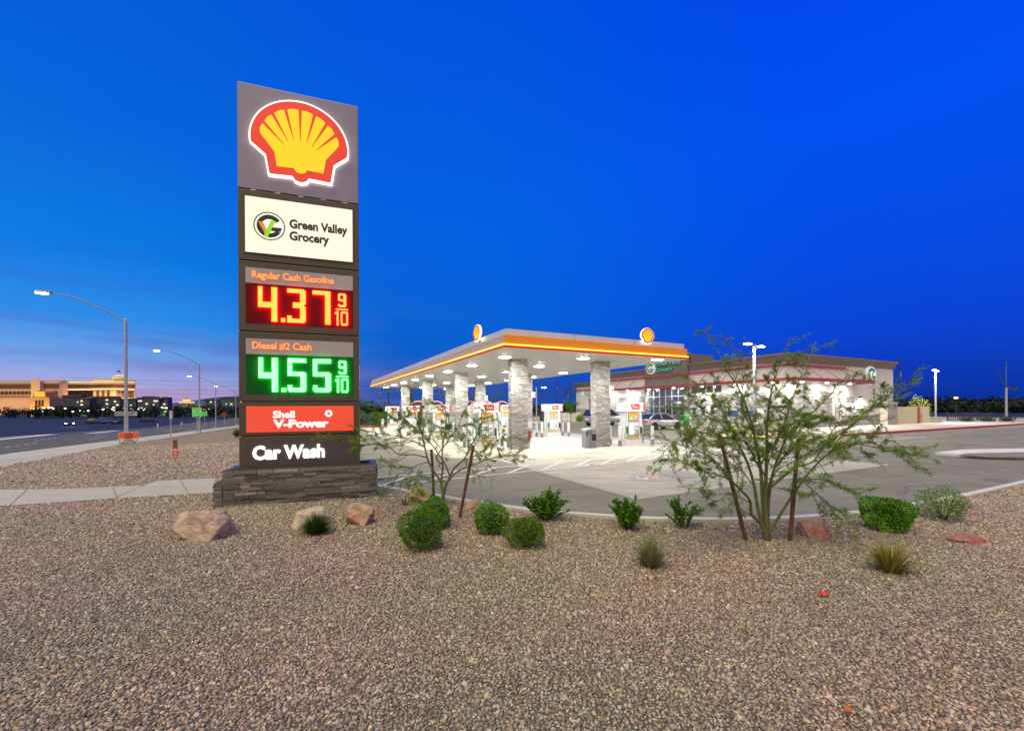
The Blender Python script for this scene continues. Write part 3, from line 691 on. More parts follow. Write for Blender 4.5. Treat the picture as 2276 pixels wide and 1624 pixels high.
# ------------------------------------------------------------------ fuel canopy
def area(name, parent, loc, power, size, col=(1, .97, .9), rot=(0, 0, 0), sy=None, spread=None):
    l = bpy.data.lights.new(name, 'AREA'); l.energy = power; l.color = col; l.size = size
    if sy: l.shape = 'RECTANGLE'; l.size_y = sy
    if spread: l.spread = spread
    o = bpy.data.objects.new(name, l); COL.objects.link(o); o.parent = parent; o.location = loc; o.rotation_euler = rot; return o
M_soff = None
def soffit_mat():
    m = mat('soffit_white', (.88, .88, .86), .5, var=.04); t = m.node_tree
    w = t.nodes.new('ShaderNodeTexWave'); w.inputs['Scale'].default_value = 1.6; w.bands_direction = 'X'
    co = t.nodes.new('ShaderNodeTexCoord'); t.links.new(co.outputs['Object'], w.inputs[0])
    cr = t.nodes.new('ShaderNodeValToRGB'); cr.color_ramp.elements[0].position = .02; cr.color_ramp.elements[1].position = .10; t.links.new(w.outputs['Fac'], cr.inputs[0])
    bp = t.nodes.new('ShaderNodeBump'); bp.inputs['Strength'].default_value = .5; bp.inputs['Distance'].default_value = .01; t.links.new(cr.outputs[0], bp.inputs['Height']); t.links.new(bp.outputs[0], t.nodes['Principled BSDF'].inputs['Normal'])
    return m
M_soff = soffit_mat()
C0 = Vector((-.28, 16.8, 0)); CRZ = math.atan2(BD.y, BD.x); CW_, CL_ = 10.16, 34.1
COLR = math.radians(17) - CRZ
def to_can(p): d = Vector(p) - C0; return Vector((d.dot(BD), d.dot(AD), p[2] if len(p) > 2 else 0))
E_led = emis('led_strip', (255, 204, 60), 2.6)
M_band = mat('orange_band', None, .45, rgbc=(246, 150, 22), var=.04, em=(240, 150, 20), es=.10)
M_bandl = mat('pale_band', (.66, .50, .42), .45, var=.05)
M_bred = mat('fascia_red', None, .45, rgbc=(226, 34, 26), var=.04, em=(230, 30, 20), es=.25)
M_fgrey = mat('fascia_grey', (.74, .73, .78), .35, .2, var=.05)
def canopy():
    t = thing('fuel_canopy', 'long flat fuel canopy with orange lit fascia on eight stone columns', 'canopy', C0, CRZ)
    z0 = 4.40
    roof = MB().box(.12, CW_ - .12, .12, CL_ - .12, z0 + .02, 5.12).build('roof', M_fgrey, t)
    sf = MB().box(-.04, CW_ + .04, -.04, CL_ - .01, z0 + .002, z0 + .010).build('soffit', M_soff, t)
    b = MB(); b.box(.1, CW_ - .1, .1, .22, 4.9, 5.18); b.box(.1, CW_ - .1, CL_ - .22, CL_ - .1, 4.9, 5.18); b.box(.1, .22, .225, CL_ - .225, 4.9, 5.18); b.box(CW_ - .22, CW_ - .1, .225, CL_ - .225, 4.9, 5.18)
    up = b.build('upper_fascia', M_fgrey, t)
    sm = MB()
    for y in range(3, 34, 3): sm.box(.095, .0995, y, y + .012, 4.93, 5.175)
    for x in (3.4, 6.8): sm.box(x, x + .012, .095, .0995, 4.93, 5.175)
    sm.build('seam', M_dgrey, up)
    MB().box(0, CW_, .0, .10, 4.565, 4.915).build('orange_band', M_band, t)
    MB().box(0, .10, .102, CL_, 4.565, 4.915).build('orange_band', M_bandl, t)
    MB().box(CW_ - .10, CW_, .102, CL_, 4.565, 4.915).build('orange_band', M_band, t)
    b = MB(); b.box(-.045, CW_ + .045, -.045, .10, z0 + .011, 4.50); b.box(-.045, .10, .102, CL_, z0 + .011, 4.50); b.box(CW_ - .10, CW_ + .045, .102, CL_, z0 + .011, 4.50); b.build('red_stripe', M_bred, t)
    b = MB(); b.box(-.05, CW_ + .05, -.05, .06, 4.503, 4.560); b.box(-.05, .06, .062, CL_, 4.503, 4.560); b.box(CW_ - .06, CW_ + .05, .062, CL_, 4.503, 4.560); b.build('light_strip', E_led, t)
    # fixtures
    k = 0
    for b_ in (1.2, 4.83, 8.5):
        for i in range(9):
            a_ = 2.44 - .285 * (b_ - 1.2) + 4.15 * i
            if a_ > CL_ - .4: continue
            f = MB().box(-.30, .30, -.22, .22, -.05, 0).build('light_fixture', M_white, t, loc=(b_, a_, z0 + .003))
            MB().add([(-.23, -.17, -.0505), (.23, -.17, -.0505), (.23, .17, -.0505), (-.23, .17, -.0505), (-.19, -.13, -.08), (.19, -.13, -.08), (.19, .13, -.08), (-.19, .13, -.08)], [(0, 1, 2, 3), (4, 7, 6, 5), (0, 4, 5, 1), (1, 5, 6, 2), (2, 6, 7, 3), (3, 7, 4, 0)]).build('lens', E_white, f)
            area('fixture_light', f, (0, 0, -.15), 150, .45, (1, .985, .95))
    MB().tube([(2.2, 1.8, 5.1), (2.2, 1.8, 5.30)], .05).build('roof_vent', M_dgrey, t)
    MB().tube([(3.4, 4.8, 5.1), (3.4, 4.8, 5.5)], .045).build('roof_vent', M_dgrey, t)
    # stone columns
    pal = ((.44, .42, .385), (.36, .345, .32), (.29, .28, .265), (.40, .37, .34), (.33, .325, .32), (.48, .455, .41))
    ld = MB(); ledge(ld, -.40, .40, -.28, .28, 0, z0 + .01, ch=(.045, .085), ln=(.10, .36), pal=pal, pro=(.0, .026), seed=21)
    proto = None
    A0, E0 = Vector((.3, 21.05, 0)), Vector((4.6, 22.2, 0))
    for row, (p0, nums) in enumerate(((A0, ('16', '12', '8', '4')), (E0, ('14', '10', '6', '2')))):
        for i in range(4):
            p = to_can(p0 + AD * 8.15 * i)
            if proto is None: c = ld.build('stone_column', M_stone, t, loc=p, rz=COLR); proto = c
            else: c = bpy.data.objects.new('stone_column', proto.data); COL.objects.link(c); c.parent = t; c.location = p; c.rotation_euler.z = COLR
            if i < 3:
                fx = .40 if row else -.40
                pl_ = MB().box(fx - .02 if row == 0 else fx - .06, fx + .06 if row == 0 else fx + .02, -.345, -.307, 2.72, 3.15).build('number_plate', M_white, c)
                MB().box(fx + (.02 if row else -.06), fx + (.20 if row else .0), -.335, -.32, 2.74, 3.12).build('flag_plate', M_white, pl_)
                text(nums[i], .2, G_ink, pl_, fx + .03 if row else fx - .06, -.337, 2.84, bold=.004, wide=.14, ext=.002)
    # lit emblems on the fascia
    shell_emblem(t, .40, 7.54, .08, 5.38, .07, 'emblem')
    e = MB().cbox(0, .12, -.2, .08, .24, .3).build('emblem_mount', M_dgrey, t, loc=(.02, 2.75, 5.36), rz=R(-90))
    shell_emblem(e, .40, 0, 0, .03, .09, 'emblem')
    st_ = MB().tube([(.1, 2.75, 5.6), (1.1, 2.75, 5.13)], .02).build('emblem_brace', M_dgrey, t)
    st_ = MB().tube([(7.54, .1, 5.6), (7.54, 1.1, 5.13)], .02).build('emblem_brace', M_dgrey, t)
    return t
canopy()

# ------------------------------------------------------------------ fuel pumps
M_pump = mat('pump_white', (.80, .80, .80), .35, var=.04)
M_pumpg = mat('pump_grey', (.45, .46, .47), .4, var=.06)
M_yel = mat('shell_yellow', (.85, .50, .02), .45, var=.05)
M_pred = mat('pump_red', (.72, .07, .035), .4, var=.05)
M_hoseg = mat('hose_green', (.02, .28, .12), .5)
M_hosek = mat('hose_black', (.02, .02, .02), .5)
M_scr = emis('pump_screen', (250, 252, 255), .55, (.7, .7, .7))
M_headp = mat('head_white', (.8, .8, .8), .4, em=(255, 252, 250), es=.25, var=.03)
def flat_shell(s, x, z): return sc2(shell_outline(1, 0, 16), s, x, z)
def make_pump():
    t = thing('fuel_pump', 'white fuel dispenser', 'fuel pump', (0, 0, 0))
    b = MB(); b.box(-.62, .62, -.34, .34, 0, .06); b.box(-.52, .52, -.30, .30, .0605, .30)
    b.build('base', M_pump, t, bevel=.01)
    b = MB(); b.box(-.50, -.36, -.30, .30, .303, 1.80); b.box(.36, .50, -.30, .30, .303, 1.80); b.box(-.359, .359, -.24, .24, .303, 1.80)
    body = b.build('body', M_pump, t, bevel=.008)
    for s in (-1, 1):                                     # both faces
        f = lambda y: y * s
        def fb(name, x0, x1, z0, z1, y0, y1, m, par=body, bev=0):
            ya, yb = sorted((f(y0), f(y1))); return MB().box(x0, x1, ya, yb, z0, z1).build(name, m, par, bevel=bev)
        fb('lower_panel', -.34, .34, .46, 1.26, -.262, -.241, M_pumpg)
        fb('card_reader', .09 if s == 1 else -.30, .30 if s == 1 else -.09, .52, 1.20, -.29, -.263, M_pump, bev=.01)
        fb('display', -.26 if s == 1 else .02, .02 if s == 1 else .26, .56, 1.18, -.292, -.263, M_scr, bev=.02)
        kp = MB()
        for i in range(3):
            for j in range(4):
                x = (.14 + .045 * i) * s; ya, yb = sorted((f(-.297), f(-.291))); kp.box(x - .015, x + .015, ya, yb, .66 + j * .05, .69 + j * .05)
        kp.box(min(.13 * s, .26 * s), max(.13 * s, .26 * s), *sorted((f(-.297), f(-.291))), .98, 1.02)
        kp.build('keypad', M_dgrey, body)
        fb('poster', -.31, .31, 1.31, 1.76, -.268, -.243, M_dgrey)
        fb('poster_top', -.28, .28, 1.56, 1.74, -.274, -.2685, M_yel)
        fb('poster_picture', -.28, .28, 1.33, 1.555, -.274, -.2685, mat('poster_tan', (.62, .50, .40), .5, var=.6, vs=9))
        if s == 1: text('GO FURTHER', .075, mat('poster_ink', (.35, .10, .03), .5), body, -.22, -.277, 1.63, bold=.002, wide=.44, ext=.001, name='poster_text')
        fb('yellow_stripe', -.30, .34, .34, .42, -.262, -.241, M_yel)
        MB().plate(flat_shell(.055, -.38 * s if s == 1 else .38, .38), f(-.306), f(-.301)).build('small_emblem', M_yel, body)
        for x, m, sg in ((-.43, M_hoseg, -1), (.43, M_hosek, 1)):          # nozzle boot, nozzle and hose on each side
            nb = fb('nozzle_boot', x - .055, x + .055, .62, 1.0, -.335, -.301, M_dgrey, bev=.01)
            n = MB().tube([(x, f(-.36), .98), (x, f(-.40), .86), (x, f(-.37), .68)], [.03, .036, .02], 8).build('nozzle', m, body, smooth=True)
            xo = x + .16 * sg
            pts = [(x + .03 * sg, f(-.30), 1.86)] + [(x + (.05 + .12 * math.sin(q * 1.6)) * sg, f(-.33 - .06 * math.sin(q * 3.1)), 1.84 - 1.42 * q) for q in (.2, .4, .6, .8, .95)] + [(x + .12 * sg, f(-.38), .36), (x + .03 * sg, f(-.40), .44), (x, f(-.40), .70)]
            MB().tube(pts, .017, 6).build('hose', m, body, smooth=True)
    h = MB().box(-.71, .71, -.30, .30, 1.80, 2.28).build('head', M_headp, t, bevel=.012)
    for s in (-1, 1):
        f = lambda y: y * s
        r = MB().plate([(-.22 * s, 2.21), (.37 * s, 2.21), (.37 * s, 1.90), (-.12 * s, 1.90)][::s], *(sorted((f(-.306), f(-.301))) if s == 1 else (.301, .306))).build('red_panel', M_pred, h)
        MB().box(min(.60 * s, .709 * s), max(.60 * s, .709 * s), *sorted((f(-.306), f(-.301))), 1.83, 2.25).build('red_end', M_pred, h)
        MB().plate(flat_shell(.085, -.43 * s, 2.06), f(-.308), f(-.3015)).build('shell_mark', M_yel, h)
        q = text('V-Power', .11, M_white, h, -.10 if s == 1 else .10, f(-.309), 2.01, bold=.004, wide=.38, ext=.0015, rz=0 if s == 1 else math.pi)
        text('Shell', .06, M_white, h, -.12 if s == 1 else .12, f(-.309), 2.14, bold=.003, wide=.15, ext=.0015, rz=0 if s == 1 else math.pi)
    return t
pump = make_pump()
PRZ = R(19)
def num(p, s):
    h = [c for c in p.children if c.name.startswith('head')][0]
    text(s, .17, G_ink, h, .42, -.3035, 2.0, bold=.003, wide=.14 if len(s) > 1 else .09, ext=.0015, name='pump_number')
def bollard_proto():
    t = thing('bollard', 'white bollard with grey foot', 'bollard', (0, 0, 0))
    MB().lathe([(.085, .30), (.085, .99), (.075, 1.02), (.03, 1.035)], 14).build('post', M_white, t)
    MB().lathe([(.095, 0), (.095, .298)], 14).build('sleeve', mat('sleeve_grey', (.22, .22, .23), .6), t)
    return t
boll = bollard_proto(); nboll = [0]
P14, P16 = Vector((6.42, 23.1, 0)), Vector((-1.35, 21.9, 0))
seat = {0: 'front', 1: 'second', 2: 'third', 3: 'rearmost'}
info = []
for row, (p0, nums) in enumerate(((P14, ('14', '10', '6', '2')), (P16, ('16', '12', '8', '4')))):
    for i in range(4):
        loc = p0 + AD * (7.95 * i); side = 'right-hand' if row == 0 else 'left-hand'
        lab = 'white fuel dispenser numbered %s, %s of the %s row under the canopy' % (nums[i], seat[i], side)
        info.append((loc, nums[i], lab))
first = True
for loc, n, lab in info:
    if first: p = pump; p.location = loc; p.rotation_euler.z = PRZ; p['label'] = lab; p['group'] = 'fuel pumps under the canopy'
    else: p = dup(pump, loc, PRZ, lab, 'fuel pumps under the canopy')
    first = False
    info[info.index((loc, n, lab))] = (p, n, loc)
for p, n, loc in info: num(p, n)
sd, sn = Vector((math.cos(PRZ), math.sin(PRZ), 0)), Vector((-math.sin(PRZ), math.cos(PRZ), 0))
first = True
for p, n, loc in info:
    for ex, we in ((-1.02, 'left'), (1.02, 'right')):
        for yn, wn in ((-.42, 'near'), (.42, 'far')):
            q = loc + sd * (ex + (.06 if yn < 0 else 0)) + sn * yn
            lab = 'white bollard with grey foot, %s one at the %s end of pump %s' % (wn, we, n)
            if first: boll.location = q; boll['label'] = lab; boll['group'] = 'bollards beside the fuel pumps'; first = False
            else: dup(boll, q, 0, lab, 'bollards beside the fuel pumps')

# litter bin by the column
def litter_bin():
    t = thing('litter_bin', 'grey forecourt litter bin with squeegee side beside front right stone column', 'bin', G(1308, 995), R(20))
    M_bin = mat('bin_grey', (.27, .28, .30), .45); b = MB()
    b.prism([(-.42, -.28), (.02, -.28), (.02, .28), (-.42, .28)], 0, .98); b.box(.03, .50, -.34, .30, 0, .98)
    body = b.build('body', M_bin, t, bevel=.02)
    MB().plate([(-.45, .985), (-.42, 1.05), (-.1, 1.12), (.45, 1.12), (.54, 1.03), (.54, .985)], -.36, .32).build('lid', mat('bin_lid', (.30, .31, .33), .4), t, bevel=.015)
    MB().plate([(.08, .42), (.46, .42), (.42, .80), (.08, .80)], -.352, -.341).build('opening', M_black, body)
    MB().box(.1, .44, -.362, -.3525, .36, .41).build('tray', M_grey, body)
    MB().box(-.38, -.26, -.288, -.281, .72, .92).build('slot', M_black, body)
    t.scale = (.64, .75, .88)
    MB().box(.06, .48, -.348, -.3405, .05, .33).build('door', mat('bin_door', (.25, .26, .28), .4), body)
litter_bin()
t = thing('call_box', 'white call box on a slim post beside the front left stone column', 'call box', G(1176, 996.5), PRZ)
MB().box(-.03, .03, -.03, .03, 0, 1.02).build('post', M_pumpg, t); MB().box(-.15, .15, -.05, .05, 1.022, 1.36).build('box', M_white, t, bevel=.01)
MB().box(-.08, .08, -.045, -.031, .42, .88).build('red_sign', M_red, t)

# ------------------------------------------------------------------ the store
S0 = Vector((23.5, 36.5, 0)); SRZ = math.atan2(-.8929, .4502)
M_stuc = mat('stucco_light', (.68, .65, .67), .85, var=.06, vs=1.5, bump=.3, bs=120)
M_stucd = mat('stucco_dark', (.21, .19, .185), .85, var=.06, vs=1.5, bump=.3, bs=120)
M_corn = mat('cornice_brown', (.235, .19, .165), .8, var=.06)
M_awn = mat('awning_red', (.42, .09, .07), .45, var=.06)
M_alum = mat('aluminium', (.42, .43, .45), .35, .4)
def cells(b, x0, x1, z0, z1, y0, y1, opens, **k):
    xs = sorted({x0, x1, *[v for o in opens for v in o[:2] if x0 < v < x1]}); zs = sorted({z0, z1, *[v for o in opens for v in o[2:] if z0 < v < z1]})
    for i in range(len(xs) - 1):
        for j in range(len(zs) - 1):
            cx, cz = (xs[i] + xs[i + 1]) / 2, (zs[j] + zs[j + 1]) / 2
            if any(o[0] < cx < o[1] and o[2] < cz < o[3] for o in opens): continue
            b.box(xs[i], xs[i + 1], y0, y1, zs[j], zs[j + 1], **k)
def ledge_face(b, x0, x1, z0, z1, y, opens=(), seed=1, M=None):
    r = random.Random(seed); z = z0
    pal = ((.44, .42, .385), (.36, .345, .32), (.29, .28, .265), (.40, .37, .34), (.33, .325, .32), (.48, .455, .41))
    while z < z1 - .01:
        h = min(r.uniform(.07, .13), z1 - z); q = x0
        if z1 - z - h < .04: h = z1 - z
        while q < x1 - .01:
            w = min(r.uniform(.25, .7), x1 - q); p = r.uniform(.01, .05); k = r.uniform(.75, 1.15); c = tuple(t * k for t in pal[r.randrange(6)])
            if not any(o[0] - w < q < o[1] and o[2] - h < z < o[3] for o in opens):
                b.box(q + .005, q + w - .005, y - p, y - .001, z + .004, z + h - .003, col=c, M=M)
            q += w
        z += h
def cornice(b, x0, x1, z0, z1, out, y=0.0, M=None):      # flared profile along x on the face y
    pr = [(y - .03, z0), (y - .03, z0 + .08), (y - out * .55, z1 - .25), (y - out, z1 - .12), (y - out, z1), (y + .3, z1), (y + .3, z0)]
    n = len(pr)
    b.add([(x0, p[0], p[1]) for p in pr] + [(x1, p[0], p[1]) for p in pr], [tuple(range(n)), tuple(range(n, 2 * n))[::-1]] + [(i, n + i, n + (i + 1) % n, (i + 1) % n) for i in range(n)], M=M)
E_glass = None
def pane_mat():
    m = bpy.data.materials.new('shop_glass'); m.use_nodes = True; t = m.node_tree; t.nodes.clear()
    o = t.nodes.new('ShaderNodeOutputMaterial'); mx = t.nodes.new('ShaderNodeMixShader'); tr = t.nodes.new('ShaderNodeBsdfTransparent'); gl = t.nodes.new('ShaderNodeBsdfGlossy'); fr = None
    tr.inputs[0].default_value = (.72, .78, .76, 1); gl.inputs['Roughness'].default_value = .02
    mx.inputs[0].default_value = .12; t.links.new(tr.outputs[0], mx.inputs[1]); t.links.new(gl.outputs[0], mx.inputs[2]); t.links.new(mx.outputs[0], o.inputs[0]); return m
def store():
    t = thing('grocery_store', 'single-storey grocery store with red awnings, stone base and brown cornice', 'store', S0, SRZ)
    DEP = 18.6; XL = -24.0
    sf = (-15.9, -10.5, 0.0, 4.25); hw = (-9.95, -6.25, 3.42, 4.25); sm = [(-9.85, -9.32, 1.2, 2.07), (-8.75, -8.16, 1.2, 2.07), (-7.62, -7.08, 1.2, 2.07)]
    opens = [sf, hw] + sm
    b = MB(); cells(b, XL, 0, 0, 6.35, 0, .3, opens)
    cells(b, -16.3, -10.1, 0, 7.75, -.35, -.001, [(-15.9, -10.5, 0, 4.25)], mi=1)
    b.box(-16.3, -10.1, .301, 3.8, 6.36, 7.75, mi=1)
    b.box(-.3, 0, .301, DEP, 0, 6.35); b.box(XL, -.301, DEP - .3, DEP, 0, 6.35); b.box(XL, XL + .3, .301, DEP - .301, 0, 6.35)
    b.box(XL + .3, -.3, .3, DEP - .3, 6.0, 6.1, mi=2)
    wall = b.build('wall', [M_stuc, M_stucd, M_dgrey], t)
    c = MB(); cornice(c, XL, -16.31, 5.85, 6.62, .38); cornice(c, -10.09, .38, 5.85, 6.62, .38)
    Rm = Matrix.Rotation(R(90), 4, 'Z')
    cornice(c, .01, DEP + .2, 5.85, 6.62, .38, M=Rm)
    cornice(c, -16.5, -9.9, 7.55, 7.86, .16, y=-.35)
    c.build('cornice', M_corn, wall)
    st = MB(); ledge_face(st, XL, -16.31, 0, 3.27, 0, (), 11); ledge_face(st, -10.09, 0, 0, 3.27, 0, sm, 12)
    ledge_face(st, 0, 7.0, 0, 3.27, 0, (), 13, M=Rm); ledge_face(st, 7.0, DEP, 0, 1.12, 0, (), 14, M=Rm)
    ledge_face(st, -16.3, -15.9, 0, 3.27, -.352, (), 15); ledge_face(st, -10.5, -10.1, 0, 3.27, -.352, (), 16)
    st.build('stone_veneer', M_stone, wall)
    sl = MB(); sl.box(XL, -16.31, -.09, -.001, 3.272, 3.37); sl.box(-10.09, .09, -.09, -.001, 3.272, 3.37); sl.box(.001, .09, 0, 7.05, 3.272, 3.37); sl.box(.001, .08, 7.05, DEP, 1.122, 1.2)
    sl.build('stone_ledge', mat('cap_stone', (.56, .53, .49), .8), wall)
    # storefront glazing with shelves and ceiling lights behind it
    def frame(name, o, nx, zs, y=-.05):
        b = MB(); x0, x1, z0, z1 = o; w = .035
        for i in range(nx + 1):
            x = x0 + (x1 - x0) * i / nx; x = min(max(x, x0 + w), x1 - w); b.box(x - w, x + w, y - .05, y + .05, z0, z1)
        for z in zs: b.box(x0 + .07, x1 - .07, y - .045, y + .045, z - w, z + w)
        f = b.build(name, M_alum, t); MB().box(x0 + .02, x1 - .02, y - .004, y + .004, z0 + .02, z1 - .02).build('pane', M_pane, f); return f
    sfm = frame('shop_front', sf, 6, (.08, 2.15, 3.25, 4.2), -.2)
    for x in (-13.6, -12.75): MB().box(x, x + .04, -.30, -.26, .9, 1.4).build('door_handle', M_alum, sfm)
    frame('high_window', hw, 4, (3.46, 4.21), .1)
    for o in sm: frame('window', o, 1, (1.22, 2.05), .1)
    text('10420', .30, M_white, sfm, -11.95, -.27, 2.42, bold=.006, wide=.95, ext=.004, name='street_number')
    MB().plate([(-11.6 + .5 * math.cos(R(a * 15)), 2.98 + .42 * math.sin(R(a * 15))) for a in range(24)], -.18, -.15).build('blue_sign', emis('blue_neon', (40, 96, 220), .8), sfm)
    inn = MB(); inn.box(XL + .4, -.4, 9.0, 9.1, 0, 4.6); inn.box(XL + .4, -.4, .35, 9.0, .02, .06); inn.box(XL + .4, -.4, .35, 9.0, 4.6, 4.66)
    room = inn.build('sales_floor', mat('interior_wall', (.42, .44, .40), .7), t)
    for x in range(-22, -1, 3):
        for y in (2.0, 5.0):
            MB().box(x, x + 1.2, y, y + .3, 4.52, 4.585).build('ceiling_light', emis('ceiling_tube', (235, 248, 255), 5.0), room)
    for x in (-20, -13, -8): area('shop_light', room, (x, 3.5, 4.4), 160, 1.5, (.92, 1, 1))
    r = random.Random(5); pal = [(.5, .06, .04), (.6, .42, .05), (.08, .25, .08), (.06, .12, .4), (.6, .6, .55), (.5, .2, .05), (.04, .3, .3), (.3, .05, .2)]
    for y in (1.4, 3.4, 6.0):
        sh = MB()
        x = -21.5
        while x < -2:
            if r.random() < .8:
                hgt = r.uniform(1.1, 1.9)
                sh.box(x, x + 1.3, y, y + .5, .061, .2, col=(.4, .4, .4)); sh.box(x, x + 1.3, y + .2, y + .3, .2, hgt, col=(.5, .5, .5))
                z = .22
                while z < hgt - .15:
                    q = x + .02
                    while q < x + 1.2:
                        w = r.uniform(.06, .2); sh.box(q, q + w, y + .02, y + .19, z, z + r.uniform(.12, .26), col=pal[r.randrange(8)]); q += w + .01
                    z += .32
            x += 1.7
        sh.build('shelf', mat('shelf_goods', attr=True, rough=.5, var=.05), room)
    # awnings: upper rail, lower edge beam, deck, hangers and lamps
    aw = MB(); aw.box(XL, -16.31, -.10, -.001, 5.5, 5.74); aw.box(-16.31, -10.09, -.45, -.355, 5.5, 5.74); aw.box(-10.085, .10, -.10, -.001, 5.5, 5.74); aw.box(.001, .10, 0, 9.3, 5.5, 5.74)
    aw.build('upper_rail', M_awn, t)
    aw = MB(); aw.box(XL, 1.6, -1.6, -1.48, 4.14, 4.42); aw.box(1.48, 1.6, -1.479, 11.2, 4.14, 4.42); aw.box(XL, XL + .1, -1.479, -.36, 4.14, 4.42); aw.box(.001, 1.479, 11.1, 11.2, 4.14, 4.42)
    awn = aw.build('awning_beam', M_awn, t)
    aw = MB(); aw.box(XL + .1, 1.479, -1.479, -.36, 4.26, 4.31); aw.box(.1, 1.479, -.359, 11.099, 4.26, 4.31); aw.build('awning_deck', M_white, awn)
    for i in range(10):
        x = -23.0 + i * 2.55; yy = -.45 if -16.3 < x < -10.1 else -.1
        MB().tube([(x, yy, 5.6), (x, -1.52, 4.40)], .035, 6).build('hanger', M_awn, awn)
    for y in (.3, 2.6, 5.2, 7.8, 9.2):
        MB().tube([(.1, y, 5.6), (1.52, y + (1.6 if y == 9.2 else 0), 4.40)], .035, 6).build('hanger', M_awn, awn)
    for x in (-22.3, -18.7, -15.1, -11.46, -7.85, -4.25, -.66):
        l = MB().lathe([(.14, 0), (.15, .05), (.10, .13)], 14).build('awning_lamp', M_white, awn, loc=(x, -.85, 4.13))
        MB().lathe([(.03, -.09), (.10, -.06), (.13, -.004)], 14).build('bulb', E_white, l)
        area('lamp_light', l, (0, .1, -.11), 190, .2, (1, .96, .9))
    for y in (.7, 4.5, 8.3):
        l = MB().lathe([(.14, 0), (.15, .05), (.10, .13)], 14).build('awning_lamp', M_white, awn, loc=(.85, y, 4.13))
        MB().lathe([(.03, -.09), (.10, -.06), (.13, -.004)], 14).build('bulb', E_white, l)
        area('lamp_light', l, (-.1, 0, -.11), 200, .2, (1, .96, .9))
    # side wall: door, wall lamp, vent, address
    d = MB().box(.002, .05, 7.5, 8.55, .14, 2.2).build('door', mat('door_tan', (.40, .35, .29), .6), wall)
    MB().box(.051, .065, 7.6, 8.45, .2, 2.1).build('door_leaf', M_stuc, d)
    l = MB().box(.002, .16, 11.7, 12.1, 2.75, 3.0).build('wall_lamp', M_dgrey, wall)
    MB().box(.03, .15, 11.73, 12.07, 2.735, 2.748).build('lens', E_white, l); area('lamp_light', l, (.3, 11.9, 2.7), 260, .2, (1, .95, .9))
    MB().box(.002, .06, 16.0, 16.6, 2.3, 2.9).build('vent', M_grey, wall)
    text('10420', .42, M_dgrey, wall, -1.75, -.02, 5.82, wide=1.3, name='street_number', bold=.008, ext=.012)
    text('10420', .42, M_dgrey, wall, .02, .5, 5.82, wide=1.3, name='street_number', rz=R(90), bold=.008, ext=.012)
    e = MB().cbox(0, 0, 0, .3, .04, .3).build('badge_mount', M_dgrey, wall, loc=(.03, 13.8, 5.1), rz=R(90))
    vg_logo(e, .92, 0, -.02, 0, E_badge, G_green, G_green, E_orange, E_lime2, .16, 'badge')
    # tower lettering
    vg_logo(wall, .66, -15.25, -.352, 6.55, E_badge, G_green, G_green, E_orange, E_lime2, .12, 'badge')
    for s_, z_, w_ in (('Green Valley', 6.78, 3.75), ('Grocery', 6.10, 2.5)):
        k = text(s_, .62, G_return, wall, -14.48, -.42, z_, bold=.02, wide=w_, ext=.065, name='letters')  # dark sides of the raised letters
        text(s_, .62, E_lett, k, 0, -.07, 0, bold=.012, wide=w_, ext=.003, name='letter_faces')
    # car wash wing, lower and further along
    b = MB(); cells(b, -31.5, XL - .001, 0, 5.5, .6, .9, [(-28.6, -25.2, 0, 3.3)]); b.box(-31.5, -31.2, .901, 16, 0, 5.5); b.box(-31.2, XL - .001, 12, 12.3, 0, 5.5)
    b.box(-31.9, -31.51, .8, 6, 0, 4.7); b.box(-31.15, XL - .01, .905, 11.9, 5.0, 5.1)
    w2 = b.build('wash_wing', M_stuc, t)
    c = MB(); cornice(c, -31.8, XL - .01, 5.1, 5.75, .36, y=.6); cornice(c, -32.3, -31.82, 4.3, 4.95, .36, y=.8); c.build('cornice', M_corn, w2)
    st = MB(); ledge_face(st, -31.5, -28.62, 0, 1.9, .6, (), 31); ledge_face(st, -25.2, XL, 0, 1.9, .6, (), 32); st.build('stone_veneer', M_stone, w2)
    MB().box(-31.5, XL, .5, .598, 4.55, 4.75).build('red_band', M_awn, w2)
    bay = MB().box(-28.55, -25.25, 3.5, 3.6, .05, 3.3).build('wash_bay', emis('bay_light', (246, 246, 255), .85, (.7, .7, .7)), w2)
    br = MB().tube([(-28.2, 1.2, 2.9), (-28.2, 2.2, 2.9)], .32, 14).build('brush', M_rub, w2)
    MB().box(-28.7, -28.55, .5, .598, 0, 3.4).box(-25.2, -25.05, .5, .598, 0, 3.4).box(-28.7, -25.05, .5, .598, 3.41, 3.55).build('bay_frame', M_white, w2)
    bd = vg_logo(w2, .42, -30.1, .598, 4.1, E_badge, G_green, G_green, E_badge, E_badge, .06, 'badge')
    text('CAR WASH', .55, E_lett, w2, -29.5, .55, 3.85, bold=.01, wide=3.3, ext=.03, name='letters')
    text('EXIT', .42, emis('exit_red', (190, 40, 50), .8), w2, -28.4, .55, 3.62 - .05, bold=.006, wide=.9, ext=.02, name='letters')
M_pane = pane_mat()
E_badge = emis('badge_white', (250, 252, 250), .85); G_green = mat('badge_green', (.02, .13, .08), .5, em=(20, 90, 66), es=.35)
E_lime2 = emis('badge_lime', (60, 190, 70), .8); E_lett = emis('letter_green', (88, 200, 156), .8); G_return = mat('letter_return', (.01, .02, .018), .5)
store()

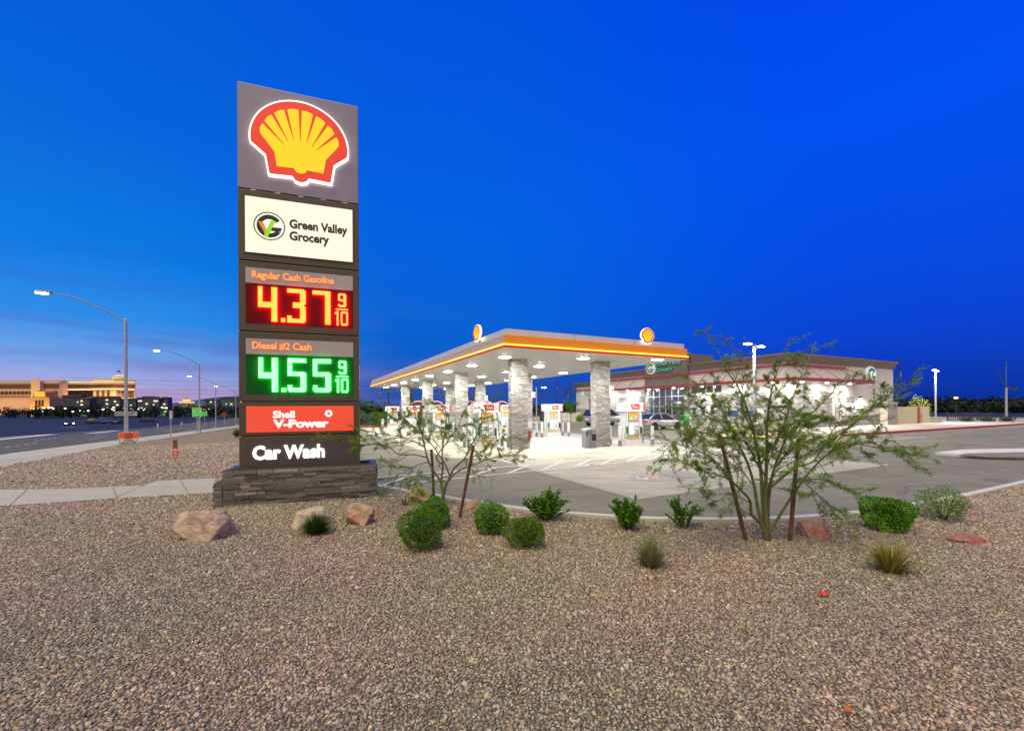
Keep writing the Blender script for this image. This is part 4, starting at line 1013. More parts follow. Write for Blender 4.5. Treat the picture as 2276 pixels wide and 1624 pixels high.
# ------------------------------------------------------------------ cars
def loft(b, secs, cap=True, **k):
    n = len(secs[0]); vs = [p for s in secs for p in s]
    fs = [(i * n + j, (i + 1) * n + j, (i + 1) * n + (j + 1) % n, i * n + (j + 1) % n) for i in range(len(secs) - 1) for j in range(n)]
    if cap: fs += [tuple(range(n)), tuple(range((len(secs) - 1) * n, len(secs) * n))[::-1]]
    return b.add(vs, fs, **k)
def make_car(name, label, cat, body_m, kind='sedan', lit=False):
    t = thing(name, label, cat)
    if kind == 'sedan':
        Lb, W_ = 4.85, .91
        st = [(-2.42, .42, .86, .74), (-2.34, .28, .98, .82), (-2.0, .24, 1.03, .89), (-1.2, .22, .99, .91), (0, .21, .94, .91), (1.0, .22, .92, .91), (1.5, .24, .88, .89), (2.0, .26, .78, .86), (2.32, .30, .66, .76), (2.42, .38, .56, .62)]
        gh = [(-2.02, 1.02), (-1.15, 1.44), (.25, 1.46), (1.22, .92)]; wheels = (-1.42, 1.42); wr = .335
    else:
        Lb, W_ = 5.3, 1.0
        st = [(-2.62, .50, 1.05, .92), (-2.55, .42, 1.14, .96), (-2.2, .38, 1.17, .99), (-1, .36, 1.16, 1.0), (.4, .36, 1.15, 1.0), (1.2, .36, 1.14, 1.0), (1.9, .38, 1.10, .97), (2.4, .42, 1.04, .92), (2.6, .5, .90, .84)]
        gh = [(-2.55, 1.15), (-2.3, 1.82), (.35, 1.84), (1.15, 1.14)]; wheels = (-1.6, 1.62); wr = .40
    def sec(x, zb, zs, w):
        h = zs - zb
        half = [(w * .80, zb), (w * .97, zb + h * .15), (w, zb + h * .45), (w * .985, zb + h * .72), (w * .93, zs - .02), (w * .80, zs)]
        return [(x, y, z) for y, z in half] + [(x, -y, z) for y, z in half[::-1]]
    b = MB(); loft(b, [sec(*s) for s in st]); body = b.build('body', body_m, t, smooth=True)
    e = body.modifiers.new('s', 'SUBSURF'); e.levels = 1; e.render_levels = 1
    (xa, za), (xb, zb_), (xc, zc), (xd, zd) = gh; wb, wt = W_ * .93, W_ * .68
    def q(x, z, w): return [(x, w, z), (x, -w, z)]
    g = MB()
    P = lambda x, z, w: [(x, -w, z), (x, w, z)]
    v = P(xa, za - .03, wb) + P(xb, zb_, wt) + P(xc, zc, wt) + P(xd, zd - .03, wb)
    g.add(v, [(0, 2, 4, 6), (1, 7, 5, 3), (0, 1, 3, 2), (4, 5, 7, 6)]); gl = g.build('windows', M_glass, t)
    rf = MB()
    rf.add([(xb - .06, -wt - .02, zb_ - .02), (xb - .06, wt + .02, zb_ - .02), (xc + .05, -wt - .02, zc - .02), (xc + .05, wt + .02, zc - .02), (xb + .15, -wt + .08, zb_ + .045), (xb + .15, wt - .08, zb_ + .045), (xc - .2, -wt + .08, zc + .045), (xc - .2, wt - .08, zc + .045)],
           [(0, 2, 6, 4), (1, 5, 7, 3), (4, 6, 7, 5), (0, 4, 5, 1), (2, 3, 7, 6)])
    rf.build('roof', body_m, t, smooth=False)
    pm = MB()
    for s in (-1, 1):
        def pil(x0, z0, w0, x1, z1, w1, r=.035): pm.tube([(x0, s * w0, z0), (x1, s * w1, z1)], r, 6)
        pil(xd, zd - .02, wb, xc, zc, wt); pil(xa, za - .02, wb, xb, zb_, wt, .07 if kind == 'sedan' else .05)
        m = (xb + xc) / 2 + .05; pil(m - .05, (za + zd) / 2, wb, m - .1, zc, wt, .03)
        if kind != 'sedan': pil(-1.35, za, wb, -1.4, zc, wt, .05)
    pm.build('pillars', body_m, t, smooth=True)
    for x in wheels:
        for s in (-1, 1):
            w = MB().lathe([(wr * .62, -.1), (wr * .95, -.1), (wr, -.06), (wr, .06), (wr * .95, .1), (wr * .62, .1)], 22, M=Matrix.Rotation(R(90), 4, 'X')).build('wheel', M_rub, t, loc=(x, s * (W_ - .10), wr), smooth=False)
            rm = MB().lathe([(wr * .60, -.085), (wr * .60, .085)], 18, M=Matrix.Rotation(R(90), 4, 'X'))
            rim = rm.build('rim', M_dgrey, w)
            sp_ = MB()
            for k in range(5):
                a = R(k * 72); M = Matrix.Rotation(a, 4, 'Y'); sp_.box(-.035, .035, -.102, -.088, .03, wr * .62, M=M); sp_.box(-.035, .035, .088, .102, .03, wr * .62, M=M)
            sp_.build('spokes', mat('alloy', (.6, .6, .62), .3, .7), w)
            ar = MB().lathe([(wr * 1.14, -.02), (wr * 1.14, .02)], 22, M=Matrix.Rotation(R(90), 4, 'X')).build('wheel_arch', M_black, t, loc=(x, s * (W_ - .008), wr + .01))
    zh = st[-3][2] - .08; zt = st[1][2] - .14
    for s in (-1, 1):
        MB().box(st[-1][0] - .26, st[-1][0] - .03, s * .64 - .15, s * .64 + .15, zh - .10, zh + .02).build('headlight', E_head if lit else mat('headlamp', (.6, .6, .62), .15, var=.03), t, bevel=.02)
        MB().box(st[0][0] - .03, st[0][0] + .22, s * .70 - .15, s * .70 + .15, zt - .12, zt + .03).build('taillight', mat('tail_red', (.5, .02, .02), .25, em=(210, 30, 30), es=.3), t, bevel=.02)
        MB().cbox(xd - .25, s * (W_ + .05), zd + .08, .16, .18, .11).build('mirror', body_m, t, bevel=.02)
        for x in (-.6, .35): MB().cbox(x, s * (W_ - .004), st[4][2] - .14, .16, .03, .03).build('door_handle', body_m, t)
        sm = MB()
        for x in (-.95, -.08, .9): sm.cbox(x, s * (W_ - .012), .62, .012, .03, .5)
        sm.build('door_seam', M_dgrey, t)
    MB().box(st[0][0] - .02, st[0][0] + .03, -.26, .26, zt - .30, zt - .16).build('number_plate', M_white, t)
    MB().box(st[-1][0] - .04, st[-1][0] + .02, -.42, .42, .40, .52).build('grille', M_black, t)
    return t
E_head = emis('headlamp_lit', (255, 255, 255), 30)
M_silver = mat('car_silver', (.56, .57, .58), .22, .55, var=.03)
M_bluec = mat('car_dark_blue', (.03, .04, .07), .25, .3, var=.03)
car = make_car('parked_sedan', 'silver four-door sedan parked nose-in before the shop front', 'car', M_silver)
car.location = Vector((13.55, 39.3, 0)); car.rotation_euler.z = CRZ
suv = make_car('parked_suv', 'silver sport utility vehicle parked behind the front right stone column', 'car', M_silver, 'suv')
suv.location = Vector((10.6, 48.2, 0)); suv.rotation_euler.z = CRZ
# ------------------------------------------------------------------ desert trees with feathery foliage
GR = [(.15, .28, .012), (.11, .23, .012), (.19, .32, .02), (.07, .16, .01), (.25, .34, .03), (.05, .11, .01)]
def leaf_q(b, p, d, w, c, r):
    n = Vector((r.gauss(0, 1), r.gauss(0, 1), r.gauss(0, 1))); s = d.cross(n)
    if s.length < 1e-5: return
    s = s.normalized() * w; m = p + d * .45
    b.v += [tuple(p), tuple(m + s), tuple(p + d), tuple(m - s)]; o = len(b.v) - 4; b.f.append((o, o + 1, o + 2, o + 3)); b.m.append(0); b.c.append(c)
def desert_tree(label, base, limbs, trunk_r, seed, dens=1.0, tl=.42):
    r = random.Random(seed); t = thing('palo_verde_tree', label, 'tree', base)
    o = Vector(base); wood = MB(); lv = MB()
    def twig(p, d, ln, rad, depth, col):
        n = max(4, int(ln / .06)); pts = [p]; q = p.copy(); d = d.normalized()
        bend = Vector((r.gauss(0, .05), r.gauss(0, .05), r.gauss(-.02, .03)))
        for i in range(n):
            d = (d + bend + Vector((r.gauss(0, .07), r.gauss(0, .07), r.gauss(0, .07)))).normalized(); q = q + d * ln / n; pts.append(q)
        wood.tube(pts, [rad * (1 - .75 * i / n) for i in range(n + 1)], 4, cap=False)
        for i in range(1, n + 1):
            k = 12 if depth else 8
            for j in range(int(k * dens + r.random())):
                f = r.random(); pp = pts[i - 1] * (1 - f) + pts[i] * f
                dd = (d * .75 + Vector((r.gauss(0, .6), r.gauss(0, .6), r.gauss(.05, .5)))).normalized()
                c = GR[r.randrange(6)] if r.random() < .5 else col; kk = r.uniform(.7, 1.35)
                leaf_q(lv, pp, dd * r.uniform(.035, .085), r.uniform(.0019, .0034), tuple(x * kk for x in c), r)
            if depth < 2 and i > 1 and r.random() < (.55 if depth == 0 else .2):
                dd = (d * 1.25 + Vector((r.gauss(0, .6), r.gauss(0, .6), r.gauss(.05, .45)))).normalized()
                twig(pts[i], dd, ln * r.uniform(.35, .65), rad * .55, depth + 1, col)
    for L_ in limbs:
        pts = [FP(u, v, base.y + dy) - o for u, v, dy in L_['p']]
        fine = []
        for i in range(len(pts) - 1):
            p0, p1, p2, p3 = pts[max(i - 1, 0)], pts[i], pts[i + 1], pts[min(i + 2, len(pts) - 1)]
            for j in range(5):
                s = j / 5; fine.append(.5 * ((2 * p1) + (p2 - p0) * s + (2 * p0 - 5 * p1 + 4 * p2 - p3) * s * s + (3 * p1 - p0 - 3 * p2 + p3) * s ** 3))
        fine.append(pts[-1]); n = len(fine); r0, r1 = L_['r']
        wood.tube(fine, [r0 + (r1 - r0) * (i / (n - 1)) ** .7 for i in range(n)], 8)
        if L_.get('bare'): continue
        f0 = L_.get('from', .3); ds = 0; step = .055 / dens
        for i in range(n - 1):
            seg = fine[i + 1] - fine[i]; ds += seg.length
            if i / (n - 1) < f0: ds = 0; continue
            while ds > step:
                ds -= step
                f = r.random(); p = fine[i] + seg * f; d = seg.normalized()
                if p.z > 2.25 and r.random() < .5: continue
                e = (i / (n - 1)); up = L_.get('up', .1)
                dd = (d * r.uniform(.5, 1.0) + Vector((r.gauss(0, .75), r.gauss(0, .75), r.gauss(up, .5)))).normalized()
                twig(p, dd, tl * r.uniform(.35, 1.15) * (1.15 - .45 * e), .0055, 0, GR[r.randrange(6)])
        twig(fine[-1], (fine[-1] - fine[-2]), tl, .006, 0, GR[0])
    tr = wood.build('trunk', M_bark, t, smooth=True); lv.build('foliage', M_leaf, t)
    return t
def P1(l, dy=0.0, k=0.0): return [(x * .13672 + 800.2, y * .13672 + 944.6, dy * (i / (len(l) - 1)) ** 1.2 + k) for i, (x, y) in enumerate(l)]
def P2(l, dy=0.0, k=0.0): return [(x * .3764 + 1444.8, y * .3764 + 694.6, dy * (i / (len(l) - 1)) ** 1.2 + k) for i, (x, y) in enumerate(l)]
b1 = G(986, 1124)
desert_tree('small palo verde tree with green forked trunk behind the round shrubs', b1, [
    dict(p=P1([(1360, 1330), (1352, 1130), (1385, 1010)]), r=(.042, .036), bare=1),
    dict(p=P1([(1352, 1140), (1322, 920), (1345, 700), (1335, 500), (1350, 300), (1390, 60), (1400, -180), (1330, -420)], .35), r=(.03, .006), **{'from': .4}),
    dict(p=P1([(1330, 930), (1180, 720), (1090, 520), (1040, 300), (980, 60), (900, -160), (860, -380)], -.3), r=(.026, .005), **{'from': .35}),
    dict(p=P1([(1095, 530), (900, 480), (620, 470), (480, 350), (250, 300), (0, 320), (-350, 250)], -.5, -.1), r=(.016, .003), up=-.1, **{'from': .2}),
    dict(p=P1([(1050, 350), (860, 260), (650, 190), (420, 150), (160, 110)], .5), r=(.013, .003), **{'from': .15}),
    dict(p=P1([(1360, 1040), (1440, 900), (1600, 740), (1800, 660), (2050, 560), (2276, 520), (2520, 500)], -.4), r=(.024, .004), **{'from': .4}),
    dict(p=P1([(1385, 1010), (1520, 720), (1700, 540), (1800, 340), (1900, 160), (1990, -60), (2060, -240)], .4), r=(.027, .005), **{'from': .35}),
    dict(p=P1([(1450, 800), (1380, 620), (1280, 470), (1180, 330), (1050, 200), (900, 50), (700, -60), (520, -120)], .55), r=(.02, .004), **{'from': .3}),
    dict(p=P1([(1345, 640), (1240, 520), (1380, 330), (1480, 180), (1600, 20), (1660, -150)], -.6), r=(.016, .004), **{'from': .3}),
    dict(p=P1([(1690, 560), (1900, 480), (2100, 330), (2250, 260), (2400, 200)], .5), r=(.014, .003), **{'from': .15}),
    dict(p=P1([(1110, 590), (960, 640), (800, 720), (640, 800), (520, 860)], -.6), r=(.011, .003), up=-.25, **{'from': .2}),
    dict(p=P1([(990, 660), (940, 760), (900, 900), (930, 1050)], -.7, -.3), r=(.008, .002), up=-.3, **{'from': .1}),
    dict(p=P1([(900, 50), (780, -60), (560, -210), (330, -290), (100, -340)], .3, .5), r=(.010, .003), **{'from': .1}),
], .04, 41, dens=.85, tl=.44)
b2 = G(1706, 1206)
desert_tree('large multi-stemmed palo verde tree staked between two brown posts', b2, [
    dict(p=P2([(690, 1360), (660, 1250), (600, 1190), (590, 1110), (540, 1050), (480, 990), (380, 870), (270, 810), (160, 770)], -.5), r=(.034, .004), **{'from': .45}),
    dict(p=P2([(690, 1350), (640, 1170), (610, 1000), (560, 850), (500, 740), (440, 600), (370, 480), (290, 430)], .5), r=(.032, .005), **{'from': .35}),
    dict(p=P2([(690, 1350), (668, 1150), (650, 900), (610, 700), (570, 560), (520, 440), (450, 340), (430, 290), (415, 255)], .1), r=(.034, .004), up=.3, **{'from': .3}),
    dict(p=P2([(692, 1350), (680, 1100), (690, 850), (690, 700), (700, 570), (715, 470), (735, 390), (765, 320)], -.3), r=(.036, .004), up=.3, **{'from': .3}),
    dict(p=P2([(697, 1340), (700, 1100), (740, 900), (830, 700), (940, 610), (1050, 500), (1130, 420)], .6), r=(.03, .004), **{'from': .35}),
    dict(p=P2([(697, 1310), (770, 1190), (840, 1080), (950, 930), (1060, 830), (1190, 785), (1310, 770), (1420, 820)], -.2), r=(.027, .003), **{'from': .4}),
    dict(p=P2([(830, 1090), (860, 1010), (980, 980), (1080, 1010), (1180, 1060)], -.5), r=(.014, .003), up=-.15, **{'from': .2}),
    dict(p=P2([(690, 1050), (850, 920), (970, 870), (1090, 680), (1220, 610), (1340, 540)], .5), r=(.02, .003), **{'from': .25}),
    dict(p=P2([(650, 900), (740, 760), (820, 580), (870, 430), (900, 350), (930, 285)], .3), r=(.016, .003), up=.3, **{'from': .25}),
    dict(p=P2([(480, 990), (380, 950), (290, 930), (230, 900)], -.6), r=(.011, .003), **{'from': .1}),
    dict(p=P2([(590, 1120), (470, 1070), (400, 1110), (340, 1090)], -.4), r=(.010, .003), **{'from': .2}),
    dict(p=P2([(560, 850), (440, 760), (320, 710), (230, 700), (130, 780)], -.7), r=(.014, .003), up=-.05, **{'from': .2}),
    dict(p=P2([(500, 740), (400, 640), (330, 590), (240, 560)], .7), r=(.011, .003), **{'from': .15}),
    dict(p=P2([(1060, 830), (1150, 700), (1260, 600), (1380, 520)], -.3, -.15), r=(.010, .003), **{'from': .15}),
    dict(p=P2([(1250, 780), (1370, 800), (1480, 790), (1540, 810)], .1, -.2), r=(.008, .002), up=-.1, **{'from': .05}),
    dict(p=P2([(610, 700), (540, 560), (550, 430), (540, 300)], -.4, 0), r=(.010, .003), up=.25, **{'from': .2}),
    dict(p=P2([(900, 990), (1010, 1090), (1090, 1150), (1170, 1180)], .2, -.2), r=(.008, .002), up=-.2, **{'from': .1}),
    dict(p=P2([(690, 900), (750, 760), (800, 640), (820, 540)], -.4, -.1), r=(.012, .003), **{'from': .05}),
    dict(p=P2([(650, 920), (580, 790), (520, 680), (480, 600)], -.5, .1), r=(.012, .003), **{'from': .05}),
    dict(p=P2([(740, 910), (820, 820), (920, 770), (1010, 740)], -.4), r=(.012, .003), **{'from': .05}),
    dict(p=P2([(600, 1010), (520, 900), (440, 820), (380, 780)], .4), r=(.012, .003), **{'from': .05}),
    dict(p=P2([(695, 1020), (640, 860), (620, 760), (640, 650)], .5), r=(.012, .003), **{'from': .05}),
    dict(p=P2([(760, 900), (830, 780), (870, 680), (960, 620)], .6), r=(.012, .003), **{'from': .05}),
    dict(p=P2([(690, 1080), (720, 960), (800, 900), (860, 880)], -.6), r=(.010, .003), **{'from': .1}),
], .05, 52, dens=.80, tl=.40)
def stake(label, top, bot, y0, dy=0.0):
    p = G(*bot); q = FP(top[0], top[1], p.y + dy); t = thing('tree_stake', label, 'tree stake', p, group='lodgepole tree stakes')
    v = q - p; MB().tube([-v * .04, v * .5, v], [.030, .029, .027], 12).build('post', M_wood, t, smooth=False)
    e = v.normalized(); MB().tube([v * .62 - e * .02, v * .62 + e * .02], .033, 10).build('tie', mat('tie_green', (.02, .16, .12), .5), t)
stake('slim brown stake left of the small palo verde trunk', (959, 998.6), (965, 1118), 0)
stake('brown stake leaning right, right of the small palo verde trunk', (1052.6, 989.6), (1021, 1153.4), 0)
stake('brown stake leaning left, left of the large palo verde trunk', (1603, 980.6), (1659, 1204.6), 0)
stake('upright brown stake on the right of the large palo verde trunk', (1775, 975), (1755, 1207), 0)

# ------------------------------------------------------------------ shrubs
def shrub(name, label, u, v, wpx, hpx, seed, n=5200, leaf=.022, pal=None, gap=.0, stems=False, lw=.45, rough=.10, loc=None, size=None, cat='shrub', group=None, flat=.0):
    r = random.Random(seed); p = loc or G(u, v); k = p.y / F
    W_, H_ = size or (wpx * k / 2, hpx * k)
    if loc is None: p = p + Vector((p.x, p.y, 0)).normalized() * W_ * .75
    t = thing(name, label, cat, p, r.uniform(0, 6), group)
    pal = [tuple(x * 2.15 for x in c) for c in (pal or [(.045, .105, .012), (.06, .13, .016), (.03, .075, .01), (.075, .15, .02)])]
    lob = [(Vector((r.gauss(0, 1), r.gauss(0, 1), r.gauss(.25, .8))).normalized(), r.uniform(-.18, .22), r.uniform(5, 22)) for _ in range(26)]
    def rad(d): return ((abs(d.x) ** 2.3 + abs(d.y) ** 2.3 + abs(d.z) ** 2.3) ** (-1 / 2.3)) * (.94 + sum(a * math.exp(-s * (1 - d.dot(q))) for q, a, s in lob))
    b = MB(); h2 = H_ * .54
    for i in range(n):
        d = Vector((r.gauss(0, 1), r.gauss(0, 1), r.gauss(0, 1))).normalized()
        if d.z < -.75: continue
        f = 1 - abs(r.gauss(0, .10 + gap * .4)); rr = rad(d) * f * .92
        q = Vector((d.x * W_ * rr, d.y * W_ * rr, h2 * .96 + d.z * h2 * rr))
        if q.z < .015: continue
        if gap and r.random() < gap * .4: continue
        dd = (d * r.uniform(.1, 1.0) + Vector((r.gauss(0, .6), r.gauss(0, .6), r.gauss(.35, .5)))).normalized()
        c = pal[r.randrange(len(pal))]; kk = r.uniform(.6, 1.4)
        leaf_q(b, q, dd * leaf * r.uniform(.7, 1.5), leaf * lw * r.uniform(.7, 1.2), tuple(x * kk for x in c), r)
    b.build('foliage', M_leaf, t)
    s = MB()
    for i in range(9):
        a = r.uniform(0, 6.28); x, y = math.cos(a) * W_ * .55, math.sin(a) * W_ * .55
        s.tube([(x * .1, y * .1, -.02), (x * .5, y * .5, H_ * .35), (x, y, H_ * .75)], [.012, .008, .004], 5)
    s.build('stems', mat('shrub_stem', (.10, .07, .045), .8, var=.3), t)
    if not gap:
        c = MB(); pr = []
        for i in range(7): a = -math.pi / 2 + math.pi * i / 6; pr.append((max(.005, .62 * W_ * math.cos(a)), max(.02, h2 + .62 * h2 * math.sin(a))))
        c.lathe(pr, 12).build('dark_core', mat('dark_core', (.03, .035, .014), .9, var=.5, vs=20), t)  # solid dark core standing in for the shade inside the foliage
    return t
def leafy(label, u, v, wpx, hpx, seed, stems, pal, group, leaf=.058):
    r = random.Random(seed); p = G(u, v); k = p.y / F; W_, H_ = wpx * k / 2 * 1.22, hpx * k * 1.16
    p = p + Vector((p.x, p.y, 0)).normalized() * W_ * .5
    t = thing('leafy_shrub', label, 'shrub', p, 0, group); b = MB(); s = MB()
    def shoot(p0, tip, n, rad):
        m = (p0 + tip) / 2 + Vector((r.gauss(0, .03), r.gauss(0, .03), .05)); pts = [p0 * (1 - q) ** 2 + m * 2 * q * (1 - q) + tip * q * q for q in [i / 8 for i in range(9)]]
        s.tube(pts, [rad * (1 - .8 * i / 8) for i in range(9)], 5)
        for i in range(n):
            q = .22 + .78 * (i + r.random()) / n; x = q * 8; j = min(7, int(x)); pp = pts[j] + (pts[j + 1] - pts[j]) * (x - j); d = (pts[j + 1] - pts[j]).normalized()
            dd = (d * r.uniform(.3, 1.0) + Vector((r.gauss(0, .75), r.gauss(0, .75), r.gauss(.25, .4)))).normalized(); c = pal[r.randrange(len(pal))]; kk = r.uniform(.65, 1.4)
            leaf_q(b, pp, dd * leaf * r.uniform(.65, 1.2), leaf * r.uniform(.2, .32), tuple(z * kk for z in c), r)
    for i in range(stems):
        a = r.uniform(0, 6.283); e = r.random() ** .55
        tip = Vector((math.cos(a) * W_ * e, math.sin(a) * W_ * e, H_ * (1.0 - .42 * e * e) * r.uniform(.62, 1.04))); shoot(Vector((math.cos(a) * .03, math.sin(a) * .03, 0)), tip, 46, .008)
        for _ in range(2): 
            q = tip * r.uniform(.4, .75); shoot(q, q + Vector((r.gauss(0, .10), r.gauss(0, .10), r.uniform(.04, .16))), 20, .004)
    b.build('foliage', M_leaf, t); s.build('stems', mat('shrub_stem', (.10, .07, .045), .8, var=.3), t); return t
gs = 'clipped round shrubs in the gravel bed'
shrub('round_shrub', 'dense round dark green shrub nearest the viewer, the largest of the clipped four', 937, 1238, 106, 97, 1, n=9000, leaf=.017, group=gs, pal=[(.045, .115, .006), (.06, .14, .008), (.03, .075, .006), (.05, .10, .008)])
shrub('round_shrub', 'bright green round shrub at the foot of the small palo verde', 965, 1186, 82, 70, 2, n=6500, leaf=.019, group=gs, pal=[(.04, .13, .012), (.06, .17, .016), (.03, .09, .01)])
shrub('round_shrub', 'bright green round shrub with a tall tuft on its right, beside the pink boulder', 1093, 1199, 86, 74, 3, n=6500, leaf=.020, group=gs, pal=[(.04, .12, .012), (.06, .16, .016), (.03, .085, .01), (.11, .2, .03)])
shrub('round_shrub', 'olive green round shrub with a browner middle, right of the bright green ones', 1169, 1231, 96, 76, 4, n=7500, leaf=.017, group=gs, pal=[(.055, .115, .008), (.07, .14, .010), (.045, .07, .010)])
gj = 'open leafy shrubs along the kerb'
pj = [(.07, .20, .014), (.09, .25, .018), (.04, .12, .010), (.13, .30, .025)]
leafy('dark leafy shrub against the kerb, leftmost of the open leafy ones', 1214, 1167, 94, 70, 5, 34, pj, gj)
leafy('green leafy shrub by the kerb just behind the grey-green grass clump', 1397, 1187, 80, 72, 6, 26, pj, gj)
leafy('thin light green leafy shrub with bare gaps, left of the large palo verde', 1521, 1184, 88, 66, 7, 13, [(.09, .22, .025), (.11, .26, .035), (.06, .15, .02)], gj, .055)
shrub('oval_shrub', 'wide oval bright green shrub on the right by the kerb', 1971, 1191, 100, 76, 8, n=5600, leaf=.026, pal=[(.05, .15, .006), (.065, .18, .008), (.03, .09, .006)], lw=.5)
shrub('silvery_shrub', 'airy grey-green shrub beside the kerb, rightmost of the shrubs', 2096, 1166, 104, 74, 9, n=5200, leaf=.024, pal=[(.10, .16, .06), (.13, .19, .08), (.08, .12, .05), (.07, .13, .03)], gap=.45, lw=.4)
def spiky(name, label, u, v, wpx, hpx, seed, n, pal, up=.5, lo=None, thick=.006, cat='grass clump', group=None):
    r = random.Random(seed); p = G(u, v); k = p.y / F; W_, H_ = wpx * k / 2, hpx * k; p = p + Vector((p.x, p.y, 0)).normalized() * W_ * .1
    t = thing(name, label, cat, p, 0, group); b = MB()
    for i in range(n):
        a = r.uniform(0, 6.283); e = r.random() ** up
        tx, ty = math.cos(a) * W_ * e * 1.02, math.sin(a) * W_ * e * 1.02; tz = H_ * (1.12 - .68 * e ** 2) * r.uniform(.65, 1.05)
        b0 = Vector((math.cos(a) * .04 * r.random(), math.sin(a) * .04 * r.random(), 0)); tip = Vector((tx, ty, tz)); m = (b0 + tip) / 2 + Vector((0, 0, H_ * .08))
        s = Vector((-math.sin(a + r.gauss(0, .5)), math.cos(a + r.gauss(0, .5)), 0)) * thick * r.uniform(.6, 1.2)
        c = pal[r.randrange(len(pal))]; kk = r.uniform(.7, 1.3)
        b.add([b0 - s, b0 + s, m + s * .8, m - s * .8, tip], [(0, 1, 2, 3), (3, 2, 4)], col=tuple(x * kk for x in c))
    b.build('blades', M_leaf, t); return t
spiky('grass_clump', 'grey-green spiky grass clump in front of the leafy shrub', 1447, 1268, 112, 86, 11, 300, [(.20, .22, .09), (.16, .20, .08), (.26, .27, .13), (.10, .13, .05)], up=.4)
spiky('grass_clump', 'yellow and reddish spiky grass clump on the right', 1980, 1279, 138, 92, 12, 320, [(.34, .36, .03), (.26, .29, .05), (.28, .14, .06), (.17, .20, .06), (.36, .29, .08)], up=.4)
spiky('rosemary_bush', 'low bushy green rosemary in front of the pale flat-topped boulder', 702, 1192, 96, 50, 13, 900, [(.05, .13, .02), (.07, .16, .025), (.035, .085, .015), (.03, .06, .015)], up=.62, thick=.0055, cat='shrub')
spiky('dry_grass_tuft', 'small dry yellowish grass tuft by the tan boulder', 899, 1126, 34, 24, 14, 70, [(.26, .22, .08), (.18, .17, .06), (.10, .12, .03)], thick=.004)
spiky('dry_grass_tuft', 'green grass tufts at the edge of the street gravel behind the pylon', 527, 972, 30, 22, 15, 260, [(.10, .16, .03), (.14, .17, .05), (.08, .12, .03)], thick=.02)

# ------------------------------------------------------------------ boulders
def boulder(label, u, v, wpx, hpx, seed, pal, dep=.7, rz=0.0, group='boulders in the gravel bed', paint=None):
    r = random.Random(seed); p = G(u, v); k = p.y / F; W_, H_ = wpx * k / 2 * 1.05, hpx * k * 1.16
    p = p + Vector((p.x, p.y, 0)).normalized() * W_ * dep * .7 - Vector((0, 0, .03))
    import bmesh
    bm = bmesh.new(); bmesh.ops.create_icosphere(bm, subdivisions=5, radius=1)
    pls = [(Vector((r.gauss(0, 1), r.gauss(0, 1), r.gauss(.15, .7))).normalized(), r.uniform(.62, .98)) for _ in range(19)] + [(Vector((.25, -.2, 1)).normalized(), .92), (Vector((0.2, -1, .35)).normalized(), .72)]
    from mathutils import noise
    for vv in bm.verts:
        d = vv.co.normalized(); rad = 1.25; 
        for n_, dd in pls:
            q = d.dot(n_)
            if q > .05: rad = min(rad, dd / q)
        rad *= 1 + .07 * noise.noise(d * 2.5 + Vector((seed, 0, 0))) + .03 * noise.noise(d * 6 + Vector((seed, 7, 0))) + .02 * noise.noise(d * 9 + Vector((seed, 3, 0)))
        c = d * rad; vv.co = Vector((c.x * W_, c.y * W_ * dep, H_ * .42 + c.z * H_ * .58))
    me = bpy.data.meshes.new('boulder'); bm.to_mesh(me); bm.free()
    n = len(me.polygons); cols = []
    for f in me.polygons:
        c0 = f.center; q = noise.noise(Vector((c0.x * 5 + seed, c0.y * 5, c0.z * 7))) * .5 + .5; q2 = noise.noise(Vector((c0.x * 2 + seed * 3, c0.y * 2, c0.z * 3)))
        a = pal[0]; bb = pal[1]; c = [a[i] + (bb[i] - a[i]) * min(1, max(0, q * .7 + q2 * .9)) for i in range(3)]
        if paint and noise.noise(Vector((c0.x * 4 + 9, c0.y * 4, c0.z * 4))) > .18 and c0.z < H_ * .55: c = [c[i] * .45 + paint[i] * .55 for i in range(3)]
        cols += [*c, 1]
    at = me.attributes.new('Col', 'FLOAT_COLOR', 'FACE'); at.data.foreach_set('color', cols)
    me.materials.append(mat('boulder_stone', attr=True, rough=.88, var=.38, vs=7, bump=1.0, bs=17))
    o = bpy.data.objects.new('boulder', me); COL.objects.link(o); o.location = p; o.rotation_euler.z = rz
    return tag(o, label, 'boulder', group)
boulder('largest pinkish boulder with tan right side, alone left in front of the stone base', 460, 1204, 136, 70, 3, ((.42, .29, .30), (.43, .33, .28)), .75)
boulder('pale flat-topped boulder behind the rosemary bush', 700, 1176, 92, 46, 5, ((.44, .37, .27), (.36, .33, .31)), .7)
boulder('angular tan boulder with a red paint smear, right of the rosemary bush', 800, 1171, 82, 50, 8, ((.40, .28, .19), (.46, .35, .28)), .7, paint=(.5, .06, .07))
boulder('tan boulder behind the left stake of the small palo verde', 937, 1122, 62, 36, 12, ((.42, .32, .19), (.33, .24, .17)), .7)
boulder('pink-brown boulder right of the leaning stake by the kerb', 1058, 1143, 50, 32, 15, ((.32, .20, .17), (.38, .26, .21)), .75)
boulder('pink boulder beside the upright stake of the large palo verde', 1805, 1200, 70, 42, 18, ((.44, .27, .24), (.42, .33, .26)), .7, paint=(.45, .12, .13))
boulder('low reddish stone on the far right of the gravel', 2152, 1211, 66, 26, 22, ((.30, .12, .11), (.34, .22, .2)), .7, paint=(.42, .04, .05))
